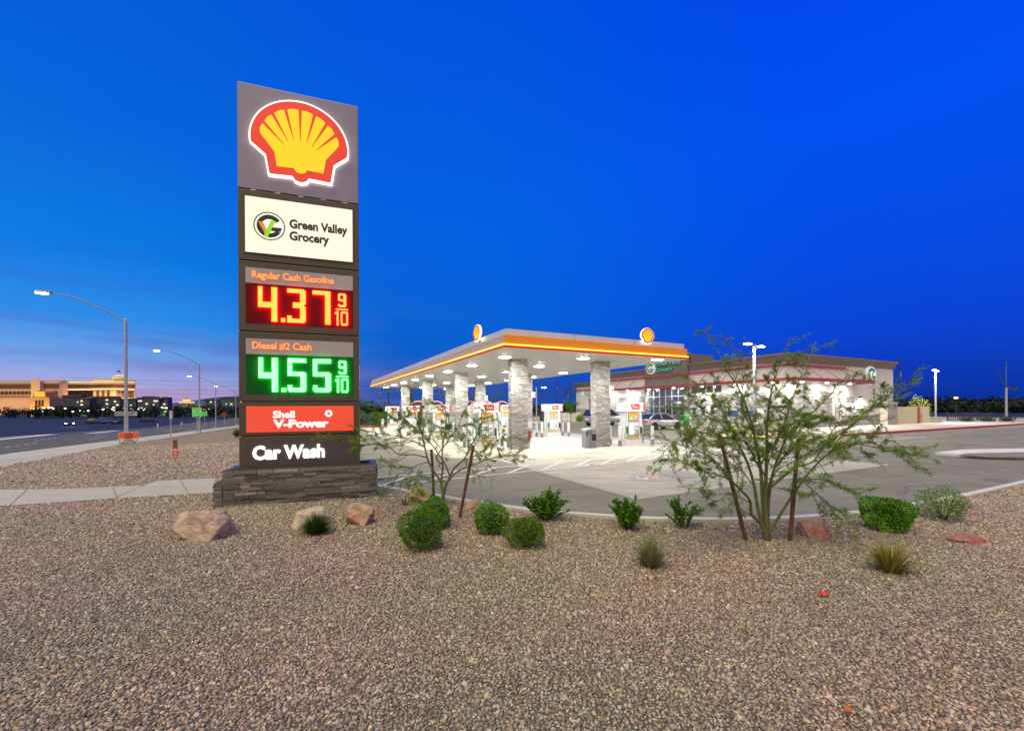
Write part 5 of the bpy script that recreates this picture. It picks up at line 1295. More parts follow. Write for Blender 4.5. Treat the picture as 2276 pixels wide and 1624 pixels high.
for i, (u, v, c, lab) in enumerate(((1832, 1324, (230, 20, 16), 'bright red scrap of litter lying on the gravel'), (1883, 1586, (190, 92, 20), 'small orange-brown dry leaf lying on the near gravel'))):
    p = G(u, v, .05); k = p.y / F
    o = MB().add([(-13 * k, -1 * k, .0), (-6 * k, -6 * k, .02), (8 * k, -4 * k, .01), (13 * k, 3 * k, .025), (2 * k, 5 * k, .03), (-5 * k, 4 * k, .012)], [(0, 1, 5), (1, 2, 5), (2, 4, 5), (2, 3, 4)]).build('litter_scrap' if i == 0 else 'dry_leaf', mat('scrap%d' % i, None, .6, rgbc=c), loc=p + Vector((0, 0, .012)))
    sol = o.modifiers.new('t', 'SOLIDIFY'); sol.thickness = .002
    tag(o, lab, 'litter' if i == 0 else 'leaf')

# ------------------------------------------------------------------ lamps and signs along the street
def street_lamp():
    t = thing('street_lamp', 'x', 'street lamp', (0, 0, 0), 0, 'street lamps along the sidewalk')
    MB().lathe([(.16, 0), (.16, .12), (.13, .16), (.11, .3), (.085, 3.5), (.065, 7.45), (.03, 7.5)], 14).build('pole', M_galv, t, smooth=False)
    n = 14; pts = [(-3.3 * i / n, 0, 7.28 + 1.36 * math.sin(i / n * math.pi / 2) ** .95) for i in range(n + 1)]
    a = MB().tube(pts, [.05 - .02 * i / n for i in range(n + 1)], 8).build('arm', M_grey, t)
    h = MB().plate([(-.45, .0), (.25, -.02), (.25, .08), (-.1, .13), (-.42, .08)], -.14, .14).build('lamp_head', M_grey, t, bevel=.02, loc=(-3.4, 0, 8.64))
    MB().box(-.42, .06, -.12, .12, -.07, -.008).build('lens', emis('street_lens', (255, 244, 222), 22), h, bevel=.02)
    area('lamp_light', h, (-.18, 0, -.1), 90, .3, (1, .93, .8))
    return t
SLP = [(32.9, -9.05), (55.7, -9.3), (86.6, -12.2), (110.3, -11.9)]
labs = ['tall street lamp with curved arm carrying the white bus sign, nearest of four', 'street lamp behind the brown marker post, carrying a no-parking plate', 'third street lamp along the sidewalk, just behind the speed limit sign', 'farthest and smallest street lamp, close to the edge of the pylon']
sl = street_lamp()
for i, (a, b) in enumerate(SLP):
    p = AB(a, b, zg(a, b))
    if i == 0: sl.location = p; sl.rotation_euler.z = CRZ; sl['label'] = labs[0]
    else: dup(sl, p, CRZ, labs[i])
M_sgn = mat('sign_white', (.74, .74, .72), .45, var=.03); M_orng = mat('sign_orange', None, .45, rgbc=(246, 96, 24), var=.03, em=(246, 90, 20), es=.12); M_fluo = mat('sign_fluorescent', None, .45, rgbc=(120, 226, 120), var=.03, em=(110, 220, 120), es=.25)
def rrect(w, h, c=.03):
    p = []
    for cx, cz, a0 in ((w / 2 - c, h / 2 - c, 0), (-w / 2 + c, h / 2 - c, 90), (-w / 2 + c, -h / 2 + c, 180), (w / 2 - c, -h / 2 + c, 270)):
        p += [(cx + c * math.cos(R(a0 + q)), cz + c * math.sin(R(a0 + q))) for q in (0, 30, 60, 90)]
    return p
def plate_sign(name, label, loc, w, h, z, m, lines, post=True, cat='sign', rz=0.0, border=True, bottom=None, ink=None, yo=0.0):
    t = thing(name, label, cat, loc, rz)
    if post: MB().box(-.035, .035, -.02, .02, 0, z + h / 2).build('post', M_galv, t)
    sh = [(x, zz + z) for x, zz in rrect(w, h)]
    pn = MB().plate(sh, -.034 + yo, -.026 + yo).build('panel', m, t)
    if border:
        b = MB(); g = .02; q = .012
        for x0, x1, z0, z1 in ((-w / 2 + g, w / 2 - g, z + h / 2 - g - q, z + h / 2 - g), (-w / 2 + g, w / 2 - g, z - h / 2 + g, z - h / 2 + g + q), (-w / 2 + g, -w / 2 + g + q, z - h / 2 + g + q, z + h / 2 - g - q), (w / 2 - g - q, w / 2 - g, z - h / 2 + g + q, z + h / 2 - g - q)): b.box(x0, x1, -.037 + yo, -.0345 + yo, z0, z1)
        b.build('border', G_ink, pn)
    for s, sz, zz, wd in lines: text(s, sz, ink or G_ink, pn, 0, -.038 + yo, z + zz, bold=.003, align='CENTER', wide=wd, ext=.002)
    return t
lp = AB(*SLP[0]); face = math.atan2(-lp.x, lp.y) * -1
def toward(p): return math.atan2(p.x, -p.y) - math.pi + math.pi   # sign's -y looks back at the road user
def fz(p): return -math.atan2(p.x, p.y)
q = lp * (1 - .14 / lp.length)
plate_sign('bus_sign', 'white rectangular plate reading BUSES EXEMPT on the nearest street lamp', Vector((q.x, q.y, 0)), .98, .25, 1.83, M_sgn, [('BUSES EXEMPT', .19, -.068, .86)], post=False, rz=fz(lp))
q = G(286, 990)
t = plate_sign('work_zone_sign', 'orange and white work zone sign at the foot of the nearest street lamp', q, .84, .70, .42, M_sgn, [('DOUBLE', .115, -.17, .46), ('PENALTIES', .115, -.30, .68), ('END', .115, -.05, .25)], post=True, rz=fz(q))
op = MB().plate([(x, z) for x, z in [(-.40, .425), (.40, .425), (.40, .75), (-.40, .75)]], -.0415, -.0375).build('orange_half', M_orng, t)
for s, z, w in (('END', .645, .27), ('WORK', .545, .38), ('ZONE', .445, .38)): text(s, .105, G_ink, op, 0, -.0435, z, bold=.003, align='CENTER', wide=w, ext=.0015)
MB().box(-.3, .3, -.12, .12, 0, .05).build('foot', mat('foot_yellow', (.5, .42, .03), .6), t)
p = G(389.5, 1021)
t = thing('marker_post', 'short brown utility marker post with orange label in the street gravel', 'marker post', p, fz(p))
MB().box(-.075, .075, -.02, .02, 0, .80).build('post', mat('marker_wood', (.22, .10, .03), .7, var=.3, vs=8), t)
d = MB().box(-.06, .06, -.026, -.0205, .08, .48).build('decal', M_orng, t)
mk = MB().box(-.045, .045, -.029, -.0265, .36, .44).box(-.045, .045, -.029, -.0265, .27, .29).box(-.045, .045, -.029, -.0265, .22, .24).box(-.045, .045, -.029, -.0265, .11, .15); mk.build('decal_print', M_sgn, d)
def on_slope(u, v, a_guess):               # ground point on the falling street
    p = G(u, v)
    for _ in range(6): p = G(u, v, zg(*ab(p)) + .05)
    return p
p = on_slope(379.4, 970, 0)
t = plate_sign('street_sign', 'grey post with two small angled white plates beside the street', p, .26, .72, 1.86, M_sgn, [], rz=fz(p) + .6, border=True)
MB().box(.05, .30, .03, .038, 1.55, 2.2).build('side_panel', M_dgrey, t)
p = on_slope(438, 962, 0)
plate_sign('lane_sign', 'tall pale green sign with lane instructions on a steel post', p, .84, 1.0, 2.2, M_fluo, [('RIGHT LANE', .14, .30, .66), ('MUST', .14, .06, .36), ('TURN RIGHT', .14, -.18, .66), ('BUSES EXEMPT', .11, -.42, .72)], rz=fz(p))
p = on_slope(455, 951, 0)
plate_sign('speed_limit_sign', 'pale green speed limit 50 sign beyond the lane sign', p, .68, .78, 2.4, M_fluo, [('SPEED', .14, .21, .42), ('LIMIT', .14, .05, .38), ('50', .32, -.30, .44)], rz=fz(p))
lp2 = AB(*SLP[1], zg(*SLP[1])); q = lp2 * (1 - .14 / lp2.length)
t = plate_sign('no_parking_sign', 'small white no-parking plate with red circle on the second street lamp', Vector((q.x, q.y, lp2.z)), .42, .62, 2.1, M_sgn, [('P', .24, .02, .12)], post=False, rz=fz(lp2))
MB().plate(sc2(arcpoly(.78, 1, 0, 359, 24), .16, 0, 2.21), -.042, -.039).build('red_ring', M_red, t)
MB().box(-.13, .13, -.042, -.039, 1.87, 1.93).build('arrow', G_ink, t)
p = on_slope(498.7, 948, 0)
plate_sign('stop_sign', 'dark red octagonal sign on a slim post near the pylon', p, .2, .2, 2.35, M_sgn, [], rz=fz(p), border=False)
MB().plate([(.46 * math.cos(R(22.5 + 45 * i)), 2.35 + .46 * math.sin(R(22.5 + 45 * i))) for i in range(8)], -.046, -.0345).build('octagon', M_red, [o for o in bpy.data.objects if o.name == 'stop_sign'][0])
for i, (u, v, c, lab) in enumerate(((351, 951, (.7, .7, .7), 'white marker on the road median, nearest the street sign'), (404, 944.5, (.7, .7, .7), 'white marker at the far end of the long median'), (440, 945, (.6, .5, .05), 'yellow marker on the short median'))):
    p = on_slope(u, v, 0); tag(MB().lathe([(.12, 0), (.12, .6), (.09, .75), (.02, .78)], 10).build('median_marker', mat('marker%d' % i, c, .5), loc=p), lab, 'marker', 'markers on the road median')

# ------------------------------------------------------------------ parking lot lamps
def lot_lamp(label, loc, h, rz, planter=True, power=420, arm=.75, name='lot_lamp', two=True, es=26):
    t = thing(name, label, 'lamp post', loc, rz, 'parking lot lamp posts')
    z0 = 0
    if planter: MB().box(-.42, .42, -.42, .42, 0, .74).box(-.45, .45, -.45, .45, .742, .80).build('concrete_foot', mat('foot_concrete', (.42, .40, .34), .85), t); z0 = .8
    MB().box(-.075, .075, -.075, .075, z0, h).build('pole', M_galv, t)
    for s in ((-1, 1) if two else (-1,)):
        MB().box(min(.08 * s, arm * s), max(.08 * s, arm * s), -.03, .03, h - .10, h - .04).build('arm', M_dgrey, t)
        hd = MB().box(-.30, .30, -.17, .17, -.02, .06).build('lamp_head', M_dgrey, t, loc=((arm + .28) * s, 0, h - .02), bevel=.015)
        MB().box(-.28, .28, -.15, .15, -.085, -.021).build('lens', emis('lot_lens%d' % es, (255, 250, 240), es), hd)
        area('lamp_light', hd, (0, 0, -.12), power, .4, (1, .96, .88))
    return t
lot_lamp('twin-head lamp post seen through the large palo verde', AB(18.6, 28.0, .1), 6.2, R(38), power=520)
lot_lamp('twin-head lamp post on a square concrete foot at far right', G(2080, 942), 6.0, R(40))
lot_lamp('single-head lamp post beyond the middle fuel pumps', Vector((3.35, 58.5, .1)), 4.8, R(180), two=False, power=300)
for i, (u, lab) in enumerate(((864, 'dark unlit slim pole behind the far end of the canopy, left'), (913, 'dark unlit slim pole behind the far end of the canopy, right'))):
    p = FP(u, 945, 62); p.z = -.1; tag(MB().tube([(0, 0, 0), (0, 0, 6.6)], .10, 8).build('slim_pole', M_dgrey, loc=p), lab, 'pole')

# ------------------------------------------------------------------ beside the store
t = thing('electrical_cabinet', 'tall pale service cabinet with grey door side by the store corner', 'cabinet', Vector((37.85, 43.0, .13)), CRZ)
MB().box(0, 2.1, 0, 1.0, 0, 2.2).build('body', mat('cab_beige', (.60, .57, .52), .6, var=.06), t)
MB().box(-.06, 2.16, -.06, 1.06, 2.203, 2.28).build('cap', M_white, t)
d = MB().box(.06, 2.04, -.03, -.001, .05, 2.1).build('door', mat('cab_door', (.36, .35, .37), .5), t)
v_ = MB()
for i in range(9): v_.box(1.25, 1.9, -.05, -.0305, 1.68 + i * .04, 1.70 + i * .04)
v_.build('louvre', M_grey, d); MB().box(.3, .55, -.04, -.0305, 1.2, 1.5).build('warning_label', M_yel, d)
t = thing('enclosure_wall', 'low cream masonry enclosure wall with red-brown gate post, right of the service cabinet', 'wall', Vector((41.0, 46.0, .0)), R(8))
w_ = mat('cream_block', (.55, .52, .42), .8, var=.08, bump=.2, bs=30)
MB().box(-.2, 2.4, 0, .25, 0, 1.94).box(2.403, 3.32, .12, .35, 0, 1.94).box(3.56, 4.75, .05, .3, 0, 1.95).build('wall', w_, t); MB().box(3.34, 3.54, 0, .16, 0, 1.9).build('gate_post', M_awn, t)
MB().box(3.57, 3.85, .02, .048, .05, 1.2).build('gate_panel', mat('gate_tan', (.36, .33, .25), .6), t)
for i, (x, lab) in enumerate(((-4.4, 'white ice freezer with blue panel, left one by the store wall'), (-2.6, 'white ice freezer with blue panel, right one near the store corner'))):
    p = S0 + Vector((.4502, -.8929, 0)) * x - BD * 1.0
    t = thing('ice_freezer', lab, 'freezer', p + Vector((0, 0, .13)), SRZ, 'ice freezers')
    b_ = MB().box(-.75, .75, 0, .8, 0, 1.75).build('body', M_white, t, bevel=.02); MB().box(-.70, -.02, -.03, -.001, .15, 1.6).box(.02, .70, -.03, -.001, .15, 1.6).build('door', M_white, t)
    MB().box(-.68, .68, -.036, -.0305, 1.0, 1.55).build('blue_panel', mat('ice_blue', (.04, .14, .5), .5), t)
for x, c, w, lab, nm in ((-9.9, (.20, .23, .26), .95, 'blue-grey waste bin under the shop awning', 'waste_bin'), (-9.0, (.03, .32, .08), .6, 'green recycling bin next to the blue-grey bin', 'recycling_bin')):
    p = S0 + Vector((.4502, -.8929, 0)) * x - BD * 1.9
    t = thing(nm, lab, 'bin', p + Vector((0, 0, .13)), SRZ)
    MB().box(-w / 2, w / 2, -.35, .35, 0, 1.0).build('body', mat('bin_%s' % nm, c, .5), t, bevel=.02); MB().plate([(-w / 2 - .03, 1.003), (w / 2 + .03, 1.003), (w / 2 - .05, 1.1), (-w / 2 + .05, 1.1)], -.37, .37).build('lid', mat('lid_%s' % nm, tuple(v * 1.3 for v in c), .45), t)
    MB().box(-w * .3, w * .1, -.36, -.351, .70, .9).build('slot', M_black, t)
p = S0 + Vector((.4502, -.8929, 0)) * -19.6 - BD * 1.2
t = thing('vending_box', 'bright blue vending cabinet by the shop wall behind the parked vehicle', 'cabinet', p + Vector((0, 0, .13)), SRZ)
MB().box(-.9, .9, 0, .7, 0, 1.9).build('body', mat('vend_blue', (.02, .16, .55), .45), t, bevel=.02); MB().box(-.75, .2, -.02, -.001, .4, 1.7).build('front_panel', mat('vend_panel', (.03, .24, .66), .3, em=(30, 110, 230), es=.3), t)
for i, x in enumerate((-8.0, -5.9, -3.8, -1.4)):
    p = S0 + Vector((.4502, -.8929, 0)) * x - BD * 2.35
    dup(boll, p, 0, 'white bollard before the shop wall, %s from the shop entrance' % ('first', 'second', 'third', 'fourth')[i], 'bollards before the shop wall')
p = S0 + Vector((.4502, -.8929, 0)) * -13.4 - BD * 2.6
plate_sign('parking_sign', 'small white parking plate on a post before the shop entrance', p, .3, .55, 2.0, M_sgn, [], rz=SRZ, border=True)
MB().box(-.08, .08, -.04, -.0375, 1.95, 2.15).build('symbol', mat('symbol_blue', (.03, .15, .5), .5), bpy.data.objects['parking_sign'])
for i, (b_, lab) in enumerate(((25.6, 'low yellow-green shrub in the island, left of the lamp post'), (29.6, 'low yellow-green shrub in the island, right of the lamp post'))):
    shrub('island_shrub', lab, 0, 0, 0, 0, 60 + i, n=900, leaf=.06, loc=AB(18.4, b_, .1), size=(.6, .9), pal=[(.12, .15, .02), (.09, .13, .02)], gap=.3, group='shrubs in the corner island')
shrub('bushy_tree', 'yellow-green bushy young pine behind the lamp post at far right', 0, 0, 0, 0, 70, n=1700, leaf=.16, loc=Vector((46.3, 48.5, 0)), size=(1.0, 3.1), pal=[(.16, .17, .03), (.11, .13, .025), (.08, .1, .02)], gap=.35, lw=.16, cat='tree')
shrub('round_bush', 'round lime green bush before the car wash wing', 0, 0, 0, 0, 71, n=1800, leaf=.10, loc=Vector((9.2, 57.5, .1)), size=(.55, .95), pal=[(.10, .2, .02), (.07, .15, .02)])
def small_tree(name, label, loc, h, cw, seed, pal, leaf=.12, n=2200, th=.35, group=None, gap=.3):
    r = random.Random(seed); t = thing(name, label, 'tree', loc, 0, group)
    w = MB(); w.tube([(0, 0, 0), (.03, .02, h * .3), (0, 0, h * .62)], [.07 * h / 3, .055 * h / 3, .03 * h / 3], 7)
    b = MB(); cl_ = []
    for i in range(11):
        a = r.uniform(0, 6.28); q = Vector((math.cos(a) * cw * r.uniform(.1, .62), math.sin(a) * cw * r.uniform(.1, .62), h * r.uniform(.45, .9))); cl_.append((q, r.uniform(.22, .45) * cw))
        w.tube([(0, 0, h * r.uniform(.25, .5)), q * .6 + Vector((0, 0, h * .18)), q], [.03 * h / 3, .02 * h / 3, .008], 5)
    for i in range(n):
        q, s = cl_[r.randrange(11)]; d = Vector((r.gauss(0, 1), r.gauss(0, 1), r.gauss(0, .8)))
        d = d.normalized() * s * (r.random() ** .45)
        c = pal[r.randrange(len(pal))]; kk = r.uniform(.6, 1.4)
        leaf_q(b, q + d, Vector((r.gauss(0, 1), r.gauss(0, 1), r.gauss(-.2, .6))).normalized() * leaf * r.uniform(.6, 1.3), leaf * .3, tuple(x * kk for x in c), r)
    w.build('trunk', M_bark, t); b.build('crown', M_leaf, t); return t
small_tree('young_tree', 'young bright green tree in the planter left of the car wash wing', Vector((8.05, 58.5, .12)), 3.0, 1.35, 80, [(.05, .18, .015), (.07, .22, .02), (.04, .12, .012)], .15, 1500)
spiky('spiky_plant', 'small dark spiky plant in the planter before the young tree', 1250, 937, 14, 11, 81, 60, [(.05, .09, .03)], thick=.02, cat='plant')
# white fence bits, vacuum shelters and shrubs beyond the lot
t = thing('white_fence', 'white slatted fence between the young tree and the car wash wing', 'fence', Vector((6.6, 62, 0)), CRZ)
f_ = MB(); 
for i in range(14): f_.box(i * .3, i * .3 + .2, 0, .05, .1, 1.35)
f_.box(0, 4.1, .051, .1, .3, .4); f_.box(0, 4.1, .051, .1, 1.0, 1.1); f_.build('panel', M_white, t)
for i in range(3): MB().box(i * 2.0, i * 2.0 + .1, .101, .2, 0, 1.45).build('post', M_white, t)
tag(MB().box(-1.6, 1.6, -.6, .6, 0, 2.3).box(-1.7, 1.7, -.7, .7, 2.302, 2.4).build('dark_bin_shelter', mat('shelter_dark', (.03, .035, .05), .6), loc=Vector((5.4, 63.5, 0)), rz=CRZ), 'dark blue-grey bin shelter behind the single-head lamp post', 'shelter')
M_fab = mat('red_fabric', (.45, .07, .06), .6, em=(200, 60, 50), es=.1)
vx = None
for i in range(6):
    p = AB(63.5, 16.1 + i * 2.75, -.1)
    lab = 'red arched vacuum shelter with white rim beyond the pumps, %s from the left' % ('first', 'second', 'third', 'fourth', 'fifth', 'sixth')[i]
    if vx is None:
        vx = t = thing('vacuum_shelter', lab, 'shelter', p, CRZ, 'vacuum shelters beyond the pumps')
        pr = [(1.25 * math.cos(R(a)), 2.2 + 1.0 * math.sin(R(a))) for a in range(0, 181, 12)]
        MB().plate(pr, -.6, .9).build('red_cover', M_fab, t)
        rim = [(p_[0] * 1.06, 2.2 + (p_[1] - 2.2) * 1.06) for p_ in pr]
        b = MB(); b.tube([(x, -.66, z) for x, z in rim], .07, 6); b.build('white_rim', mat('rim_glow', (.8, .8, .8), .5, em=(255, 255, 250), es=.5), t)
        for s in (-1.2, 1.2): MB().box(s - .06, s + .06, -.06, .06, 0, 2.2).build('post', M_white, t)
        MB().box(-.25, .25, -.2, .2, 0, 1.5).build('vacuum', M_grey, t)
    else: dup(vx, p, CRZ, lab)
r_ = random.Random(9)
for i in range(11):
    b_ = 2.5 + i * 1.9 + r_.uniform(-.4, .4)
    shrub('hedge_shrub', 'bushy green shrub in the strip behind the far red kerb', 0, 0, 0, 0, 100 + i, n=900, leaf=.17, loc=AB(51.2 + r_.uniform(-.6, .8), b_, .08), size=(r_.uniform(.9, 1.3), r_.uniform(1.5, 2.3)), pal=[(.035, .08, .015), (.05, .11, .02), (.025, .055, .012)], lw=.22, group='shrubs behind the far red kerb')

# tank lids set in the forecourt
def lids(label, u, v, discs, group=None):
    t = thing('tank_cover', label, 'manhole', G(u, v), 0, 'tank covers in the forecourt')
    MB().lathe([(.50, .006), (.52, .011), (.50, .013), (.495, .0095), (.0, .0096)], 28).build('rim_ring', mat('lid_concrete', (.36, .35, .33), .8), t)
    for i, (x, c, c2) in enumerate(discs):
        l = MB().lathe([(.17, .0065), (.165, .020), (.10, .026)], 22).build('lid', mat('lid_%d_%d' % (int(c[0] * 99), int(c[1] * 99)), c, .6, var=.2), t, loc=(x, 0, 0))
        MB().lathe([(.10, .0265), (.09, .030)], 18).build('lid_centre', mat('lidc_%d_%d' % (int(c2[0] * 99), int(c2[1] * 99)), c2, .6), l)
lids('tank cover with white and red lids nearest the hatched lines', 1310.6, 1034, ((-.19, (.68, .68, .66), (.4, .4, .4)), (.19, (.5, .13, .07), (.6, .5, .45))))
lids('tank cover with dark red and orange lids in the middle of the slab', 1441.5, 1063, ((-.19, (.68, .66, .64), (.30, .03, .03)), (.19, (.62, .22, .10), (.66, .4, .3))))
tag(MB().lathe([(.55, .006), (.58, .014), (.56, .016), (.555, .012), (.0, .0125)], 36).build('round_manhole', mat('manhole_grey', (.30, .29, .27), .8), loc=G(1508.8, 1055)), 'large plain round manhole cover right of the red lids', 'manhole')

# ------------------------------------------------------------------ far beyond the street: resort hotel, apartments, hills
ZF = -1.6
def wins(par, x0, x1, z0, z1, nx, nz, ww, wh, y, m, keep=None, r=None, name='window'):
    me = None
    for i in range(nx):
        for j in range(nz):
            if keep is not None and r.random() > keep: continue
            x = x0 + (x1 - x0) * (i + .5) / nx; z = z0 + (z1 - z0) * (j + .5) / nz
            if me is None: o = MB().box(-ww / 2, ww / 2, -.2, 0, -wh / 2, wh / 2).build(name, m, par); me = o.data
            else: o = bpy.data.objects.new(name, me); COL.objects.link(o); o.parent = par
            o.location = (x, y - .002, z)
M_hot = mat('hotel_stucco', (.60, .44, .27), .8, var=.05, vs=.05); M_hotb = mat('hotel_brown', (.11, .05, .045), .8, var=.1, vs=.05)
E_cove = emis('cove_light', (255, 236, 170), 1.5); M_hw = mat('hotel_window', (.03, .015, .015), .4)
def px_x(u, Y): return FP(u, 900, Y).x
def hotel():
    Yh = 450.0; k = Yh / F; x0 = px_x(138, Yh); xm = px_x(220, Yh); xe = px_x(300, Yh + 8); xc = px_x(254, Yh - 6)
    t = thing('resort_hotel', 'long floodlit resort hotel with brown band and lit crown turret', 'hotel', Vector((x0, Yh, ZF)), 0)
    H = lambda v: FP(200, v, Yh).z - ZF
    W1, W2, W3 = xm - x0, xc - x0, xe - x0
    ht, hr = H(847.5), H(843.5)
    b = MB(); b.box(0, W1, 0, 12, 0, ht); b.add([(W1 + .01, -6, 0), (W2, -6, 0), (W3, 8, 0), (W3, 8.6, 0), (W1 + .01, 16, 0), (W1 + .01, -6, hr), (W2, -6, hr), (W3, 8, hr), (W3, 8.6, hr), (W1 + .01, 16, hr)], [(0, 1, 6, 5), (1, 2, 7, 6), (2, 3, 8, 7), (3, 4, 9, 8), (4, 0, 5, 9), (5, 6, 7, 8, 9)])
    wl = b.build('wall', M_hot, t)
    def band(name, za, zb, m, d):
        q = MB(); q.box(-.2, W1 - .1, -d, -.01, za, zb); q.box(W1 + .2, W2, -6 - d, -6.01, za, zb)
        n = Vector((14, -(W3 - W2), 0)).normalized() * d
        q.add([(W2, -6, za), (W3, 8, za), (W3 + n.x, 8 + n.y, za), (W2 + n.x, -6 + n.y, za), (W2, -6, zb), (W3, 8, zb), (W3 + n.x, 8 + n.y, zb), (W2 + n.x, -6 + n.y, zb)], [(0, 3, 2, 1), (4, 5, 6, 7), (3, 7, 6, 2), (0, 4, 7, 3), (1, 2, 6, 5)]); return q.build(name, m, t)
    band('brown_band', H(862), H(855), M_hotb, .5); band('cornice', H(853.5), H(852), mat('hotel_cream', (.66, .54, .38), .8), 1.2)
    band('cove_light', H(849.8), H(848.6), E_cove, .7); band('cove_light', H(866.5), H(864.8), E_cove, .9); band('ledge', H(868.5), H(867.2), M_hotb, 1.0)
    wins(t, 3, W1 - 2, H(882), H(868.5), 7, 3, 4.4, 2.6, -.2, M_hw)
    wins(t, W1 + 2, W2 - 3, H(883), H(868.5), 3, 1, 2.9, 7.0, -6.2, M_hotb, name='bay_window')
    wins(t, W1 + 2, W2 - 2, H(861), H(856), 8, 1, 1.1, 2.0, -6.55, M_hw)
    ang = math.atan2(14, W3 - W2)
    fc = MB().box(0, math.hypot(14, W3 - W2), -.06, -.01, 0, H(868.6)).build('east_wall', M_hot, t, loc=(W2, -6, 0), rz=ang)
    wins(fc, 1.5, math.hypot(14, W3 - W2) - 1, H(884), H(869), 13, 4, .9, 1.5, -.1, M_hw)
    tx = px_x(263, Yh + 1) - x0
    tb = MB().lathe([(6.3, hr - 4), (6.3, hr + 1.4), (5.6, hr + 1.6), (5.4, hr + 2.9), (5.8, hr + 3.1), (3.6, hr + 3.3), (3.4, hr + 4.3), (3.7, hr + 4.4), (.4, hr + 4.9)], 20, M=Matrix.Translation((tx, 3.5, 0))).build('turret', M_hot, t)
    lb = MB()
    for z, r0 in ((hr + 1.2, 6.45), (hr + 3.0, 5.95), (hr + 4.3, 3.85)): lb.lathe([(r0, z), (r0 + .08, z + .2), (r0, z + .35)], 20, M=Matrix.Translation((tx, 3.5, 0)))
    lb.build('crown_light', E_cove, tb)
    MB().tube([(tx, 3.5, hr + 4.8), (tx, 3.5, hr + 10)], .12, 6).build('flagpole', M_dgrey, t); MB().box(tx - 3.6, tx - .15, 3.45, 3.55, hr + 8, hr + 9.9).build('flag', mat('flag', (.10, .08, .16), .8, var=.5, vs=.8), t)
    area('flood_light', t, (W1 / 2, -24, H(893)), 9000, W1, (1, .56, .24), (R(112), 0, 0), 3)
    area('flood_light', t, ((W1 + W2) / 2, -30, H(893)), 8000, W2 - W1, (1, .56, .24), (R(112), 0, 0), 3)
    area('flood_light', t, ((W2 + W3) / 2 + 10, -14, H(893)), 13000, W3 - W2, (1, .58, .24), (R(112), 0, ang), 3)
    # the near wing of the resort on the far left
    Yw = 420.0; xa, xb = px_x(-60, Yw), px_x(132, Yw)
    t = thing('resort_wing', 'floodlit tan resort wing with low roof and gabled bay at far left', 'hotel', Vector((xa, Yw, ZF)), 0)
    H = lambda v: FP(60, v, Yw).z - ZF
    W = xb - xa; MB().box(0, W, 0, 8, 0, H(852)).build('wall', mat('wing_stucco', (.50, .36, .26), .8, var=.05, vs=.05), t)
    MB().add([(-1, -2, H(852) + .01), (W + 1, -2, H(852) + .01), (W + 1, 4, H(843.5)), (-1, 4, H(843.5)), (-1, 10, H(852) + .01), (W + 1, 10, H(852) + .01)], [(0, 1, 2, 3), (3, 2, 5, 4), (0, 3, 4), (1, 5, 2), (0, 4, 5, 1)]).build('roof', mat('wing_roof', (.34, .27, .24), .8, var=.1), t)
    g0, g1 = px_x(79, Yw) - xa, px_x(99, Yw) - xa
    MB().plate([(g0, 0), (g1, 0), (g1, H(847)), ((g0 + g1) / 2, H(841)), (g0, H(847))], -4, -.01).build('gable_bay', M_hot, t)
    MB().box(0, W, -.5, -.01, H(863.5), H(855)).build('brown_band', M_hotb, t)
    wins(t, 4, g0 - 3, H(877), H(869), 14, 1, 3.0, 3.4, -.2, M_hw); wins(t, g1 + 3, W - 2, H(879), H(868), 6, 1, 2.4, 4.4, -.2, M_hw)
    MB().box(0, W, -.9, -.01, H(882), H(880)).build('ledge', M_hotb, t)
    area('flood_light', t, (W / 2, -24, H(896)), 13000, W, (1, .50, .22), (R(110), 0, 0), 3)
    # lit entrance pavilion
    Yp = 330.0; xa, xb = px_x(66, Yp), px_x(110, Yp)
    t = thing('entrance_pavilion', 'glowing orange entrance pavilion with bright lit panel before the resort wing', 'pavilion', Vector((xa, Yp, ZF)), 0)
    H = lambda v: FP(88, v, Yp).z - ZF; W = xb - xa
    MB().box(0, W, 0, 12, 0, H(883)).build('wall', mat('pav_wall', (.55, .34, .14), .8), t)
    MB().plate([(2, H(883) + .01), (W - 2, H(883) + .01), (W - 3.5, H(871)), (W * .5, H(867.5)), (4, H(871))], 0, 8).build('crown', mat('pav_crown', (.5, .16, .06), .7), t)
    MB().box(4.2, W - 3.6, -.3, -.01, H(881.5), H(870.5)).build('lit_panel', emis('pav_panel', (255, 190, 60), 1.1), t)
    wins(t, 4, W - 4, H(908), H(886), 3, 1, 1.6, 5.2, -.1, M_hw)
    area('flood_light', t, (W / 2, -7, 1.5), 4000, W, (1, .5, .14), (R(110), 0, 0), 2)
hotel()
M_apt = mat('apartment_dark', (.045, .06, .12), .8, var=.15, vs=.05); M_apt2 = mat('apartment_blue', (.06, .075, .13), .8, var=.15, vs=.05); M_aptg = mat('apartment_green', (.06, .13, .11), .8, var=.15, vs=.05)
E_win = emis('lit_window', (255, 226, 160), 1.3); E_winw = emis('lit_window_pale', (226, 240, 230), 1.0); M_dw = mat('apt_window', (.03, .045, .09), .3)
r_ = random.Random(44)
